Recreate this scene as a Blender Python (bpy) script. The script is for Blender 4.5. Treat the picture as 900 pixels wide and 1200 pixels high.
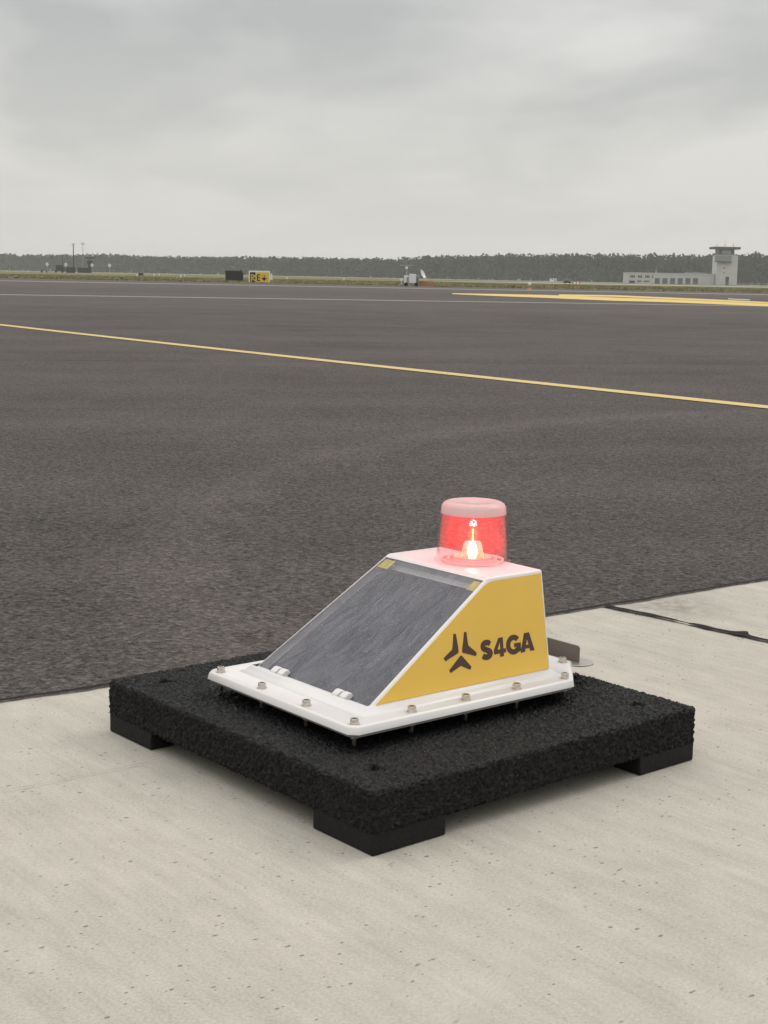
import bpy, bmesh, math, random
import numpy as np
from mathutils import Vector, Matrix, noise
random.seed(7); rng = np.random.default_rng(7)
R = math.radians
S = bpy.context.scene
for o in list(bpy.data.objects): bpy.data.objects.remove(o)

# ------------------------------------------------------------ camera
H, F, PITCH, ROLL = 0.70, 1748.0, 0.1563, 0.0192
cd = bpy.data.cameras.new('camera'); cam = bpy.data.objects.new('camera', cd)
S.collection.objects.link(cam); S.camera = cam
cd.sensor_fit = 'VERTICAL'; cd.sensor_height = 36; cd.lens = F/1200*36
cd.clip_start = .05; cd.clip_end = 20000
fw = Vector((0, math.cos(PITCH), -math.sin(PITCH))); rt = Vector((1, 0, 0)); up = rt.cross(fw)
rt2 = math.cos(ROLL)*rt + math.sin(ROLL)*up; up2 = -math.sin(ROLL)*rt + math.cos(ROLL)*up
cam.matrix_world = Matrix(((rt2.x, up2.x, -fw.x, 0), (rt2.y, up2.y, -fw.y, 0), (rt2.z, up2.z, -fw.z, H), (0, 0, 0, 1)))
S.render.resolution_x = 768; S.render.resolution_y = 1024

# ------------------------------------------------------------ world: overcast sky
SUN_EL, SUN_AZ = 48, 60          # azimuth measured from +Y towards +X
W = bpy.data.worlds.new('World'); S.world = W; W.use_nodes = True
nt = W.node_tree; nt.nodes.clear()
class G:
    """small node graph helper"""
    def __init__(s, nt): s.nt = nt
    def n(s, t, **k):
        nd = s.nt.nodes.new(t)
        for a, b in k.items(): setattr(nd, a, b)
        return nd
    def set(s, sock, v):
        if isinstance(v, bpy.types.NodeSocket): s.nt.links.new(v, sock)
        elif v is not None: sock.default_value = v
    def m(s, op, a, b=None, c=None, clamp=False):
        nd = s.n('ShaderNodeMath', operation=op, use_clamp=clamp)
        s.set(nd.inputs[0], a)
        if b is not None: s.set(nd.inputs[1], b)
        if c is not None: s.set(nd.inputs[2], c)
        return nd.outputs[0]
    def mix(s, f, a, b, bt='MIX'):
        nd = s.n('ShaderNodeMix', data_type='RGBA', blend_type=bt)
        s.set(nd.inputs[0], f); s.set(nd.inputs[6], c4(a)); s.set(nd.inputs[7], c4(b))
        return nd.outputs[2]
    def ramp(s, f, st, ease='EASE'):
        nd = s.n('ShaderNodeValToRGB'); cr = nd.color_ramp; cr.interpolation = ease
        while len(cr.elements) < len(st): cr.elements.new(.5)
        for e, (p, c) in zip(cr.elements, st):
            e.position = p; e.color = c4(c if not isinstance(c, (int, float)) else (c, c, c))
        s.set(nd.inputs[0], f); return nd.outputs[0]
    def noise(s, v, sc, det=4, ro=.5, dist=0):
        nd = s.n('ShaderNodeTexNoise'); s.set(nd.inputs['Vector'], v)
        nd.inputs['Scale'].default_value = sc; nd.inputs['Detail'].default_value = det
        nd.inputs['Roughness'].default_value = ro; nd.inputs['Distortion'].default_value = dist
        return nd.outputs[0]
    def vor(s, v, sc, feat='F1', out=0, rnd=1):
        nd = s.n('ShaderNodeTexVoronoi', feature=feat); s.set(nd.inputs['Vector'], v)
        nd.inputs['Scale'].default_value = sc; nd.inputs['Randomness'].default_value = rnd
        return nd.outputs[out]
    def mapv(s, v, sc=(1, 1, 1), rot=(0, 0, 0), loc=(0, 0, 0)):
        nd = s.n('ShaderNodeMapping'); s.set(nd.inputs[0], v)
        nd.inputs[1].default_value = loc; nd.inputs[2].default_value = rot; nd.inputs[3].default_value = sc
        return nd.outputs[0]
    def mr(s, v, a, b, c, d):
        nd = s.n('ShaderNodeMapRange'); s.set(nd.inputs[0], v)
        for i, x in enumerate((a, b, c, d)): nd.inputs[i+1].default_value = x
        return nd.outputs[0]
def c4(c):
    if isinstance(c, bpy.types.NodeSocket) or c is None: return c
    if isinstance(c, (int, float)): return (c, c, c, 1)
    return tuple(c) + ((1,) if len(c) == 3 else ())
g = G(nt)
tc = g.n('ShaderNodeTexCoord').outputs['Generated']
sep = g.n('ShaderNodeSeparateXYZ'); g.set(sep.inputs[0], tc)
zz = g.m('MAXIMUM', sep.outputs[2], 0.0)
den = g.m('ADD', zz, .10)
cmb = g.n('ShaderNodeCombineXYZ')
g.set(cmb.inputs[0], g.m('DIVIDE', sep.outputs[0], den)); g.set(cmb.inputs[1], g.m('DIVIDE', sep.outputs[1], den))
g.set(cmb.inputs[2], 0.0)
cv = g.mapv(cmb.outputs[0], sc=(1.0, .55, 1), loc=(.35, 2.2, .4))
c1 = g.noise(cv, .62, 4, .45, .5); c2 = g.noise(cv, 2.4, 4, .5, .3)
cl = g.m('ADD', g.m('MULTIPLY', c1, .78), g.m('MULTIPLY', c2, .22))
cl = g.mr(cl, .425, .575, 0, 1)
elev = g.mr(zz, 0.02, .16, 0, 1)          # the cloud relief fades into mist at the horizon
ccol = g.mix(cl, (.470, .488, .484), (.715, .712, .695))
hcol = (.680, .664, .622)
col = g.mix(g.m('ADD', g.m('MULTIPLY', elev, .92), .08), hcol, ccol)
grad = g.mr(zz, .2, 1.0, 1.0, 2.6)         # CIE overcast: the zenith three times as bright as the horizon
mul = g.n('ShaderNodeVectorMath', operation='SCALE'); g.set(mul.inputs[0], col); g.set(mul.inputs['Scale'], grad)
bg = g.n('ShaderNodeBackground'); g.set(bg.inputs[0], mul.outputs[0]); bg.inputs[1].default_value = 0.98
sky = g.n('ShaderNodeTexSky'); sky.sky_type = 'NISHITA'; sky.sun_disc = False
sky.sun_elevation = R(SUN_EL); sky.sun_rotation = R(SUN_AZ); sky.dust_density = 5; sky.air_density = 1.5
hsv = g.n('ShaderNodeHueSaturation'); hsv.inputs['Saturation'].default_value = .15; g.set(hsv.inputs['Color'], sky.outputs[0])
bg2 = g.n('ShaderNodeBackground'); g.set(bg2.inputs[0], hsv.outputs[0]); bg2.inputs[1].default_value = 0.05
mx = g.n('ShaderNodeMixShader'); mx.inputs[0].default_value = .93
nt.links.new(bg2.outputs[0], mx.inputs[1]); nt.links.new(bg.outputs[0], mx.inputs[2])
wo = g.n('ShaderNodeOutputWorld'); nt.links.new(mx.outputs[0], wo.inputs[0])

sd = bpy.data.lights.new('sun', 'SUN'); sd.energy = 0.55; sd.angle = R(28); sd.color = (1, .96, .9)
so = bpy.data.objects.new('sun', sd); S.collection.objects.link(so)
el, az = R(SUN_EL), R(SUN_AZ)
sdir = Vector((math.sin(az)*math.cos(el), math.cos(az)*math.cos(el), math.sin(el)))
so.rotation_euler = sdir.to_track_quat('Z', 'Y').to_euler()
S.view_settings.view_transform = 'Standard'; S.view_settings.look = 'None'
S.view_settings.exposure = 0.16; S.view_settings.gamma = 1; S.view_settings.use_curve_mapping = False
S.render.engine = 'CYCLES'
S.cycles.volume_bounces = 1; S.cycles.transparent_max_bounces = 24

# ------------------------------------------------------------ helpers
def back(px, py, z=0.0, Y=None):
    d = fw + (px-450)/F*rt2 - (py-600)/F*up2
    t = Y/d.y if Y is not None else (z-H)/d.z
    return Vector((0, 0, H)) + t*d
def hy(px): return 324.5 + (px-450)*.0192
def gx(px, D): return back(px, hy(px), Y=D).x
def hz(px, py, D): return back(px, py, Y=D).z
def link(o): S.collection.objects.link(o); return o
def mat(name):
    m = bpy.data.materials.new(name); m.use_nodes = True
    t = m.node_tree; b = t.nodes['Principled BSDF']; return m, G(t), b
def simple(name, col, rough=.6, metal=0, var=0, vs=20, bump=0, bs=200, spec=.5, coat=0):
    m, g, b = mat(name)
    pos = g.n('ShaderNodeTexCoord').outputs['Object']
    if var:
        n = g.noise(pos, vs, 5, .6)
        g.set(b.inputs['Base Color'], g.mix(n, [c*(1-var) for c in col], [min(1, c*(1+var)) for c in col]))
        g.set(b.inputs['Roughness'], g.mr(n, .3, .7, rough*.85, min(1, rough*1.15)))
    else:
        b.inputs['Base Color'].default_value = c4(col); b.inputs['Roughness'].default_value = rough
    b.inputs['Metallic'].default_value = metal; b.inputs['Specular IOR Level'].default_value = spec
    if coat: b.inputs['Coat Weight'].default_value = coat; b.inputs['Coat Roughness'].default_value = .15
    if bump:
        bp = g.n('ShaderNodeBump'); bp.inputs['Strength'].default_value = 1; bp.inputs['Distance'].default_value = bump
        g.set(bp.inputs['Height'], g.noise(pos, bs, 3, .6)); g.set(b.inputs['Normal'], bp.outputs[0])
    return m
def mesh(name, verts, faces, m, parent=None, smooth=False, kind=None):
    me = bpy.data.meshes.new(name); me.from_pydata([tuple(v) for v in verts], [], faces); me.update()
    o = bpy.data.objects.new(name, me); link(o)
    if m: me.materials.append(m)
    if smooth: me.polygons.foreach_set('use_smooth', [True]*len(me.polygons))
    if parent: o.parent = parent
    if kind: o['kind'] = kind
    return o
def bobj(name, bm, m, parent=None, smooth=False, bevel=0, seg=2, angle=35):
    bmesh.ops.recalc_face_normals(bm, faces=bm.faces)
    me = bpy.data.meshes.new(name); bm.to_mesh(me); bm.free()
    o = bpy.data.objects.new(name, me); link(o)
    me.materials.append(m)
    if parent: o.parent = parent
    if smooth: me.polygons.foreach_set('use_smooth', [True]*len(me.polygons)); me.set_sharp_from_angle(angle=R(angle))
    if bevel:
        md = o.modifiers.new('bevel', 'BEVEL'); md.width = bevel; md.segments = seg; md.limit_method = 'ANGLE'; md.angle_limit = R(30)
        md.harden_normals = False
        me.polygons.foreach_set('use_smooth', [True]*len(me.polygons)); me.set_sharp_from_angle(angle=R(angle))
    return o
def box(bm, x0, x1, y0, y1, z0, z1, M=None):
    vs = [bm.verts.new((x, y, z)) for z in (z0, z1) for x, y in ((x0, y0), (x1, y0), (x1, y1), (x0, y1))]
    if M:
        for v in vs: v.co = M @ v.co
    for f in ((3, 2, 1, 0), (4, 5, 6, 7), (0, 1, 5, 4), (1, 2, 6, 5), (2, 3, 7, 6), (3, 0, 4, 7)): bm.faces.new([vs[i] for i in f])
def prism(bm, pts, z0, z1, M=None):
    a = [bm.verts.new((p[0], p[1], z0)) for p in pts]; b = [bm.verts.new((p[0], p[1], z1)) for p in pts]
    n = len(pts); bm.faces.new(a[::-1]); bm.faces.new(b)
    for i in range(n): bm.faces.new((a[i], a[(i+1) % n], b[(i+1) % n], b[i]))
    if M:
        for v in a+b: v.co = M @ v.co
def cyl(bm, p0, p1, r0, r1=None, n=16):
    p0, p1 = Vector(p0), Vector(p1); r1 = r0 if r1 is None else r1
    q = (p1-p0).to_track_quat('Z', 'Y')
    a = []; b = []
    for i in range(n):
        t = 2*math.pi*i/n; d = q @ Vector((math.cos(t), math.sin(t), 0))
        a.append(bm.verts.new(p0+d*r0)); b.append(bm.verts.new(p1+d*r1))
    bm.faces.new(a[::-1]); bm.faces.new(b)
    for i in range(n): bm.faces.new((a[i], a[(i+1) % n], b[(i+1) % n], b[i]))
def lathe(bm, prof, n=48, c=(0, 0)):
    rings = []
    for r, z in prof:
        if r < 1e-6: rings.append([bm.verts.new((c[0], c[1], z))])
        else: rings.append([bm.verts.new((c[0]+r*math.cos(2*math.pi*i/n), c[1]+r*math.sin(2*math.pi*i/n), z)) for i in range(n)])
    for A, B in zip(rings, rings[1:]):
        for i in range(n):
            j = (i+1) % n
            if len(A) == 1 and len(B) == 1: continue
            if len(A) == 1: bm.faces.new((A[0], B[j], B[i]))
            elif len(B) == 1: bm.faces.new((A[i], A[j], B[0]))
            else: bm.faces.new((A[i], A[j], B[j], B[i]))
def empty(name, loc, rz=0):
    o = bpy.data.objects.new(name, None); link(o); o.location = loc; o.rotation_euler = (0, 0, rz); o.empty_display_size = .1
    return o
def tag(o, label, cat, group=None):
    o['label'] = label; o['category'] = cat
    if group: o['group'] = group
    return o
def struct(o): o['kind'] = 'structure'; return o

# ------------------------------------------------------------ ground materials
def world_pos(g): return g.n('ShaderNodeNewGeometry').outputs['Position']
def arc_fit():
    a, b_, c_ = [back(*q) for q in ((225, 612), (330, 548), (470, 514))]
    ax, ay, bx_, by, cx_, cy_ = a.x, a.y, b_.x, b_.y, c_.x, c_.y
    d = 2*(ax*(by-cy_)+bx_*(cy_-ay)+cx_*(ay-by))
    ux = ((ax*ax+ay*ay)*(by-cy_)+(bx_*bx_+by*by)*(cy_-ay)+(cx_*cx_+cy_*cy_)*(ay-by))/d
    uy = ((ax*ax+ay*ay)*(cx_-bx_)+(bx_*bx_+by*by)*(ax-cx_)+(cx_*cx_+cy_*cy_)*(bx_-ax))/d
    return (ux, uy, 0), math.hypot(ax-ux, ay-uy)
ARC_C, ARC_R = arc_fit(); print('arc', ARC_C, ARC_R)
def mat_asphalt():
    m, g, b = mat('asphalt')
    p = world_pos(g)
    ps = g.mapv(p, rot=(0, 0, R(-13.8)))
    sx = g.n('ShaderNodeSeparateXYZ'); g.set(sx.inputs[0], ps)
    lane = g.m('MULTIPLY', g.m('ADD', sx.outputs[1], -6.24), 1/12)
    wl = g.n('ShaderNodeTexWhiteNoise', noise_dimensions='1D'); g.set(wl.inputs['W'], g.m('FLOOR', lane))
    lf = g.m('FRACT', lane); joint = g.m('LESS_THAN', g.m('ABSOLUTE', g.m('SUBTRACT', lf, .5)), .0022)
    agg = g.vor(p, 105, 'F1'); ca = g.n('ShaderNodeSeparateColor'); g.set(ca.inputs[0], g.vor(p, 150, 'F1', 1)); cb_ = g.n('ShaderNodeSeparateColor'); g.set(cb_.inputs[0], g.vor(p, 82, 'F1', 1)); dk_pit = g.m('GREATER_THAN', cb_.outputs[1], .88); pit = g.noise(p, 78, 3, .7, .4); fine = g.noise(p, 230, 3, .7)
    big = g.noise(p, .55, 5, .6); mid = g.noise(p, 4.5, 4, .6)
    strk = g.noise(g.mapv(ps, sc=(.04, 1.1, 1)), 1.2, 4, .6)
    # curved tyre scuffs
    dx = g.n('ShaderNodeVectorMath', operation='DISTANCE'); g.set(dx.inputs[0], p); dx.inputs[1].default_value = ARC_C
    ring = g.m('SUBTRACT', g.m('ADD', dx.outputs['Value'], g.m('MULTIPLY', g.m('SUBTRACT', mid, .5), .3)), ARC_R)
    scuff = g.m('SUBTRACT', 1, g.mr(g.m('ABSOLUTE', ring), 0, .20, 0, 1), clamp=True)
    v = g.m('ADD', g.mr(fine, .3, .7, -.34, .34), g.mr(pit, .36, .62, -.36, .18))
    v = g.m('ADD', v, g.mr(agg, 0, .7, .10, -.10)); v = g.m('ADD', v, g.m('MULTIPLY', g.m('SUBTRACT', ca.outputs[0], .5), .62)); v = g.m('SUBTRACT', v, g.m('MULTIPLY', dk_pit, .38))
    v = g.m('ADD', v, g.mr(big, .3, .7, -.19, .19)); v = g.m('ADD', v, g.mr(mid, .3, .7, -.06, .06))
    v = g.m('ADD', v, g.mr(strk, .3, .7, -.10, .10)); v = g.m('ADD', v, g.m('MULTIPLY', g.m('SUBTRACT', wl.outputs[0], .5), .12))
    v = g.m('ADD', v, g.m('MULTIPLY', scuff, .26)); v = g.m('SUBTRACT', v, g.m('MULTIPLY', joint, .35))
    v = g.m('MAXIMUM', g.m('ADD', 1, v), .12)
    vm = g.n('ShaderNodeVectorMath', operation='SCALE'); vm.inputs[0].default_value = (.104, .0855, .0775); g.set(vm.inputs['Scale'], v)
    # pale stone chips here and there
    chip = g.m('LESS_THAN', g.vor(p, 60, 'F1'), .07)
    g.set(b.inputs['Base Color'], g.mix(g.m('MULTIPLY', chip, .5), vm.outputs[0], (.24, .22, .2)))
    b.inputs['Roughness'].default_value = .82; b.inputs['Specular IOR Level'].default_value = .35
    bp = g.n('ShaderNodeBump'); bp.inputs['Strength'].default_value = .9; bp.inputs['Distance'].default_value = .011
    g.set(bp.inputs['Height'], g.m('ADD', g.m('MULTIPLY', g.mr(pit, .3, .55, 0, 1), .8), g.m('MULTIPLY', fine, .5)))
    g.set(b.inputs['Normal'], bp.outputs[0])
    return m
def mat_concrete():
    m, g, b = mat('concrete')
    p = world_pos(g)
    pb = g.mapv(p, rot=(0, 0, R(52)))      # x now along the broom strokes
    broom = g.noise(g.mapv(pb, sc=(2.2, 55, 1)), 1.6, 4, .6)
    broom2 = g.noise(g.mapv(pb, sc=(1.2, 14, 1)), 1.6, 4, .6)
    fine = g.noise(p, 260, 3, .7); big = g.noise(p, 2.3, 5, .6); mid = g.noise(g.mapv(pb, sc=(.45, 1, 1)), 22, 5, .65)
    pits = g.vor(g.mapv(pb, sc=(1, .6, 1)), 150, 'F1')
    pm = g.noise(p, 9, 2, .5)
    sel = g.n('ShaderNodeTexVoronoi'); g.set(sel.inputs['Vector'], g.mapv(pb, sc=(1, .6, 1))); sel.inputs['Scale'].default_value = 150
    rs = g.n('ShaderNodeSeparateColor'); g.set(rs.inputs[0], sel.outputs['Color'])
    thr = g.m('MULTIPLY', g.m('POWER', rs.outputs[0], 6), g.mr(pm, .35, .65, .16, .36))
    pit = g.m('SUBTRACT', 1, g.mr(g.m('SUBTRACT', pits, thr), -.02, .03, 0, 1), clamp=True)
    scar = g.mr(g.noise(g.mapv(pb, sc=(1, 3.0, 1)), 12, 6, .75, .2), .66, .72, 0, 1)
    v = g.m('ADD', g.mr(broom, .3, .7, -.05, .05), g.mr(fine, .3, .7, -.16, .16))
    v = g.m('ADD', v, g.mr(broom2, .3, .7, -.03, .03))
    v = g.m('ADD', v, g.mr(big, .3, .7, -.06, .06)); v = g.m('ADD', v, g.mr(mid, .3, .7, -.09, .09))
    v = g.m('SUBTRACT', v, g.m('MULTIPLY', scar, .13))
    v = g.m('MULTIPLY', g.m('ADD', 1, v), g.m('SUBTRACT', 1, g.m('MULTIPLY', pit, .5)))
    # dirt washed out beside the joint (0.51, 3.2)
    dd = g.n('ShaderNodeVectorMath', operation='DISTANCE'); g.set(dd.inputs[0], g.mapv(p, rot=(0, 0, R(52)), sc=(1, 1, 1))); dd.inputs[1].default_value = tuple(Matrix.Rotation(R(52), 3, 'Z') @ Vector((.62, 3.19, 0)))
    dirt = g.m('MULTIPLY', g.m('SUBTRACT', 1, g.mr(dd.outputs['Value'], .02, .17, 0, 1), clamp=True), g.mr(g.noise(p, 30, 6, .7), .35, .6, 0, 1))
    vm = g.n('ShaderNodeVectorMath', operation='SCALE'); vm.inputs[0].default_value = (.418, .386, .335); g.set(vm.inputs['Scale'], v)
    g.set(b.inputs['Base Color'], g.mix(g.m('MULTIPLY', dirt, .6), vm.outputs[0], (.13, .11, .09)))
    b.inputs['Roughness'].default_value = .85; b.inputs['Specular IOR Level'].default_value = .3
    bp = g.n('ShaderNodeBump'); bp.inputs['Strength'].default_value = .6; bp.inputs['Distance'].default_value = .0015
    h = g.m('ADD', g.m('MULTIPLY', broom, .8), g.m('MULTIPLY', fine, .5)); h = g.m('SUBTRACT', h, g.m('MULTIPLY', pit, 1.5))
    g.set(bp.inputs['Height'], h); g.set(b.inputs['Normal'], bp.outputs[0])
    return m
def mat_grass():
    m, g, b = mat('grass_ground')
    p = world_pos(g)
    a = g.noise(g.mapv(p, sc=(.6, .12, 1)), .12, 6, .6); c = g.noise(p, 1.5, 5, .7)
    col = g.ramp(g.m('ADD', g.m('MULTIPLY', a, .6), g.m('MULTIPLY', c, .4)), [(.35, (.095, .095, .045)), (.5, (.160, .150, .075)), (.65, (.24, .20, .115))])
    g.set(b.inputs['Base Color'], col); b.inputs['Roughness'].default_value = .95; b.inputs['Specular IOR Level'].default_value = .1
    return m
def mat_paint(name, col, wear=.5):
    m, g, b = mat(name)
    p = world_pos(g)
    n = g.noise(p, 42, 5, .75); n2 = g.noise(p, 1.8, 4, .6)
    w = g.mr(g.m('ADD', n, g.m('MULTIPLY', g.m('SUBTRACT', n2, .5), .5)), .56, .70, 0, wear)
    g.set(b.inputs['Base Color'], g.mix(w, g.mix(n2, [c*.82 for c in col], col), (.11, .10, .092)))
    b.inputs['Roughness'].default_value = .75
    return m
M_asph, M_conc, M_grass = mat_asphalt(), mat_concrete(), mat_grass()
M_yel = mat_paint('yellow_line_paint', (.64, .47, .18), .55)
M_yel2 = mat_paint('yellow_far_paint', (.70, .49, .14), .5)
M_wht = mat_paint('white_line_paint', (.42, .39, .36), .6)
M_tar = simple('joint_sealant', (.020, .016, .015), .85, var=.6, vs=60, bump=.004, bs=120, spec=.15)
M_dry = simple('worn_asphalt_strip', (.21, .195, .18), .9, var=.25, vs=3)

# ------------------------------------------------------------ ground sheets
def sheet(name, pts, z, m):
    return struct(mesh(name, [(x, y, z) for x, y in pts], [tuple(range(len(pts)))], m))
bm = bmesh.new()
N = 24
for i in range(N+1):
    for j in range(N+1): bm.verts.new((-3900+7800*i/N, -3900+7800*j/N, -.016))
bm.verts.ensure_lookup_table()
for i in range(N):
    for j in range(N): bm.faces.new([bm.verts[i*(N+1)+j], bm.verts[(i+1)*(N+1)+j], bm.verts[(i+1)*(N+1)+j+1], bm.verts[i*(N+1)+j+1]])
o = bobj('ground', bm, M_grass); struct(o)
# asphalt apron: its far edge wanders a little where grass grows over it
ed = []
for i in range(161):
    x = -400 + 800*i/160
    ed.append((x, 127 + .035*abs(x) + 1.6*noise.noise(Vector((x*.13, 3, 0))) + 1.0*noise.noise(Vector((x*.5, 7, 0)))))
sheet('asphalt_apron', [(-400, -60), (400, -60)] + ed[::-1], -.008, M_asph)
# concrete apron in front: edge along line through A-B
A = Vector((-.62, 2.355)); B = Vector((.92, 3.50)); dA = (B-A).normalized(); nA = Vector((-dA.y, dA.x))
def edgept(s, off=0):
    q = A + dA*s + nA*(off + .007*noise.noise(Vector((s*9, 1.3, 0))) + .004*noise.noise(Vector((s*40, 5.3, 0))))
    return (q.x, q.y)
fine = [i*.012 for i in range(-70, 260)]
pts = [edgept(s) for s in fine]
far1 = A + dA*60; far0 = A - dA*60
sheet('concrete_apron', [(far0.x, far0.y)] + pts + [(far1.x, far1.y), (far1.x+60, far1.y-100), (far0.x-20, far0.y-100)], 0, M_conc)
# dark sealant between asphalt and concrete, and in the slab joint, of uneven width
def ribbon(name, fn, z, m, ss, th=.0):
    L = []; Rr = []
    for s in ss:
        a, b = fn(s); L.append((a[0], a[1], z)); Rr.append((b[0], b[1], z))
    n = len(ss); v = L+Rr
    return mesh(name, v, [(i, n+i, n+i+1, i+1) for i in range(n-1)], m)
def nz(s, k, sd): return noise.noise(Vector((s*k, sd, 0)))
def f1(s):
    w = .005 + .012*max(0, nz(s, 5, 2.2)) + .008*abs(nz(s, 37, 9.1))
    return edgept(s, .003+w*.9), edgept(s, -w*.5)
struct(ribbon('edge_joint', f1, .004, M_tar, fine))
J0 = Vector((.488, 3.175)); J1 = Vector((.775, 2.87)); dj = (J1-J0).normalized(); nj = Vector((-dj.y, dj.x))
def f2(s):
    c = J0 + dj*s + nj*.006*nz(s, 6, 4.4)
    w1 = .0065 + .010*abs(nz(s, 22, 1.7)) + (.026*math.exp(-((s-.335)/.012)**2)); w2 = .0055 + .007*abs(nz(s, 25, 6.7)) + .012*max(0, nz(s, 9, 3.9))
    if abs(s-.2) < .02: w1 *= .5; w2 *= .5
    a = c + nj*w1; b_ = c - nj*w2
    return (a.x, a.y), (b_.x, b_.y)
struct(ribbon('slab_joint', f2, .0042, M_tar, [i*.006 for i in range(-1, 420)]))
# faint hairline joint left of the pad
K0 = back(-40, 938); K1 = back(185, 893.5)
dk = (K1-K0).normalized(); nk = Vector((-dk.y, dk.x, 0))
def f3(s):
    c = K0 + dk*s + nk*.003*nz(s, 14, 4); w = .0003 + .0012*max(0, nz(s, 50, 2)+.1)
    a, b_ = c+nk*w, c-nk*w
    return (a.x, a.y), (b_.x, b_.y)
M_hair = simple('hairline_dirt', (.22, .20, .17), .9, var=.3, vs=80)
struct(ribbon('hairline_crack', f3, .0035, M_hair, [i*.006 for i in range(0, int((K1-K0).length/.006))]))
# yellow taxi line (gentle bend), the two pale lines and the far yellow band
def pxline(name, P, m, z=-.004):
    """P: list of (px, py_top, py_bottom) -> ribbon on the ground"""
    Lp = [back(x, a, z) for x, a, b in P]; Rp = [back(x, b, z) for x, a, b in P]
    v = [tuple(p) for p in Lp+Rp]; n = len(P)
    return struct(mesh(name, v, [(i, n+i, n+i+1, i+1) for i in range(n-1)], m))
a0, a1, a2 = Vector((-5.02, 19.44)), Vector((-.02, 11.89)), Vector((2.22, 8.67))
YP = []
def quad(s):   # through a0,a1,a2 at s=0,.7,1 extended
    l0 = (s-.7)*(s-1)/(.7); l1 = s*(s-1)/(.7*-.3); l2 = s*(s-.7)/.3
    return a0*l0 + a1*l1 + a2*l2
ss = [-.6 + i*.02 for i in range(115)]
L = []; Rr = []
for s in ss:
    c = quad(s); t = (quad(s+.01)-quad(s-.01)).normalized(); n_ = Vector((-t.y, t.x))
    L.append((*(c+n_*.084), -.004)); Rr.append((*(c-n_*.084), -.004))
n = len(ss)
struct(mesh('yellow_taxi_line', L+Rr, [(i, n+i, n+i+1, i+1) for i in range(n-1)], M_yel))
def gline(name, p0, p1, w, m, z=-.004):
    p0, p1 = Vector(p0), Vector(p1); d = (p1-p0).normalized(); n_ = Vector((-d.y, d.x))*w/2
    q0, q1 = p0-d*150, p1+d*150
    return struct(mesh(name, [(*(q0+n_), z), (*(q0-n_), z), (*(q1-n_), z), (*(q1+n_), z)], [(0, 1, 2, 3)], m))
gline('pale_apron_line', (-11.0, 42.9), (12.7, 49.4), 1.5, M_dry)
gline('white_edge_line', (-24, 97), (26, 103), 6.5, M_dry, -.0035)
gline('edge_paint_line', (-24, 94.5), (26, 100.5), 1.0, M_wht, 0.0005)
pxline('yellow_painted_band', [(530, 343.6, 344.6), (580, 344.4, 346.8), (640, 345.6, 349.0), (665, 346.6, 350.2), (720, 348.6, 352.4), (780, 350.7, 354.0), (840, 353.2, 356.4), (905, 356.0, 359.2)], M_yel2, -.003)
pxline('yellow_upper_branch', [(655, 344.9, 346.6), (720, 345.9, 347.8), (800, 349.2, 351.2), (870, 352.4, 354.2), (905, 354.2, 355.6)], M_yel2, 0.0)
pxline('white_dash', [(853, 349.6, 350.8), (879, 350.8, 352.0)], M_wht, 0.0)
# far pale runway strips beyond the grass
M_run = simple('far_concrete', (.36, .35, .33), .9, var=.12, vs=.05)
struct(mesh('far_runway', [(-2600, 690, -.004), (2600, 760, -.004), (2600, 830, -.004), (-2600, 750, -.004)], [(0, 1, 2, 3)], M_run))
struct(mesh('far_taxiway', [(2, 330, -.002), (900, 345, -.002), (900, 385, -.002), (40, 400, -.002)], [(0, 1, 2, 3)], M_run))

# ------------------------------------------------------------ grass blades at the verge
def blades(name, n, y0, y1, xr, hmin, hmax, w, m):
    V = np.zeros((n, 3, 3)); x = rng.uniform(-xr, xr, n); y = y0 + (y1-y0)*rng.random(n)**1.6
    y += .035*np.abs(x)
    h = rng.uniform(hmin, hmax, n)*(0.6+.8*(np.sin(x*.7)+np.sin(x*.23+y*.2)+2)/4); a = rng.uniform(0, math.pi, n)
    dx, dy = np.cos(a)*w, np.sin(a)*w
    V[:, 0] = np.stack([x-dx, y-dy, np.full(n, -.02)], 1); V[:, 1] = np.stack([x+dx, y+dy, np.full(n, -.02)], 1)
    V[:, 2] = np.stack([x+rng.normal(0, w, n), y+rng.normal(0, w, n), h], 1)
    me = bpy.data.meshes.new(name); me.vertices.add(n*3); me.vertices.foreach_set('co', V.ravel())
    me.loops.add(n*3); me.loops.foreach_set('vertex_index', np.arange(n*3))
    me.polygons.add(n); me.polygons.foreach_set('loop_start', np.arange(n)*3); me.polygons.foreach_set('loop_total', np.full(n, 3))
    me.update(); me.materials.append(m)
    o = link(bpy.data.objects.new(name, me)); return o
def mat_blades():
    m, g, b = mat('grass_blades')
    p = world_pos(g); n = g.noise(p, .35, 4, .7)
    oi = g.noise(p, 3, 3, .6)
    g.set(b.inputs['Base Color'], g.ramp(g.m('ADD', g.m('MULTIPLY', n, .6), g.m('MULTIPLY', oi, .4)), [(.35, (.10, .095, .045)), (.5, (.19, .175, .085)), (.66, (.30, .25, .14))]))
    b.inputs['Roughness'].default_value = .9; b.inputs['Specular IOR Level'].default_value = .1
    return m
M_bl = mat_blades()
o = blades('grass', 70000, 125.5, 260, 95, .015, .07, .10, M_bl)
tag(o, 'rough green and straw coloured grass verge along the far edge of the asphalt', 'grass'); o['kind'] = 'stuff'

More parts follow.
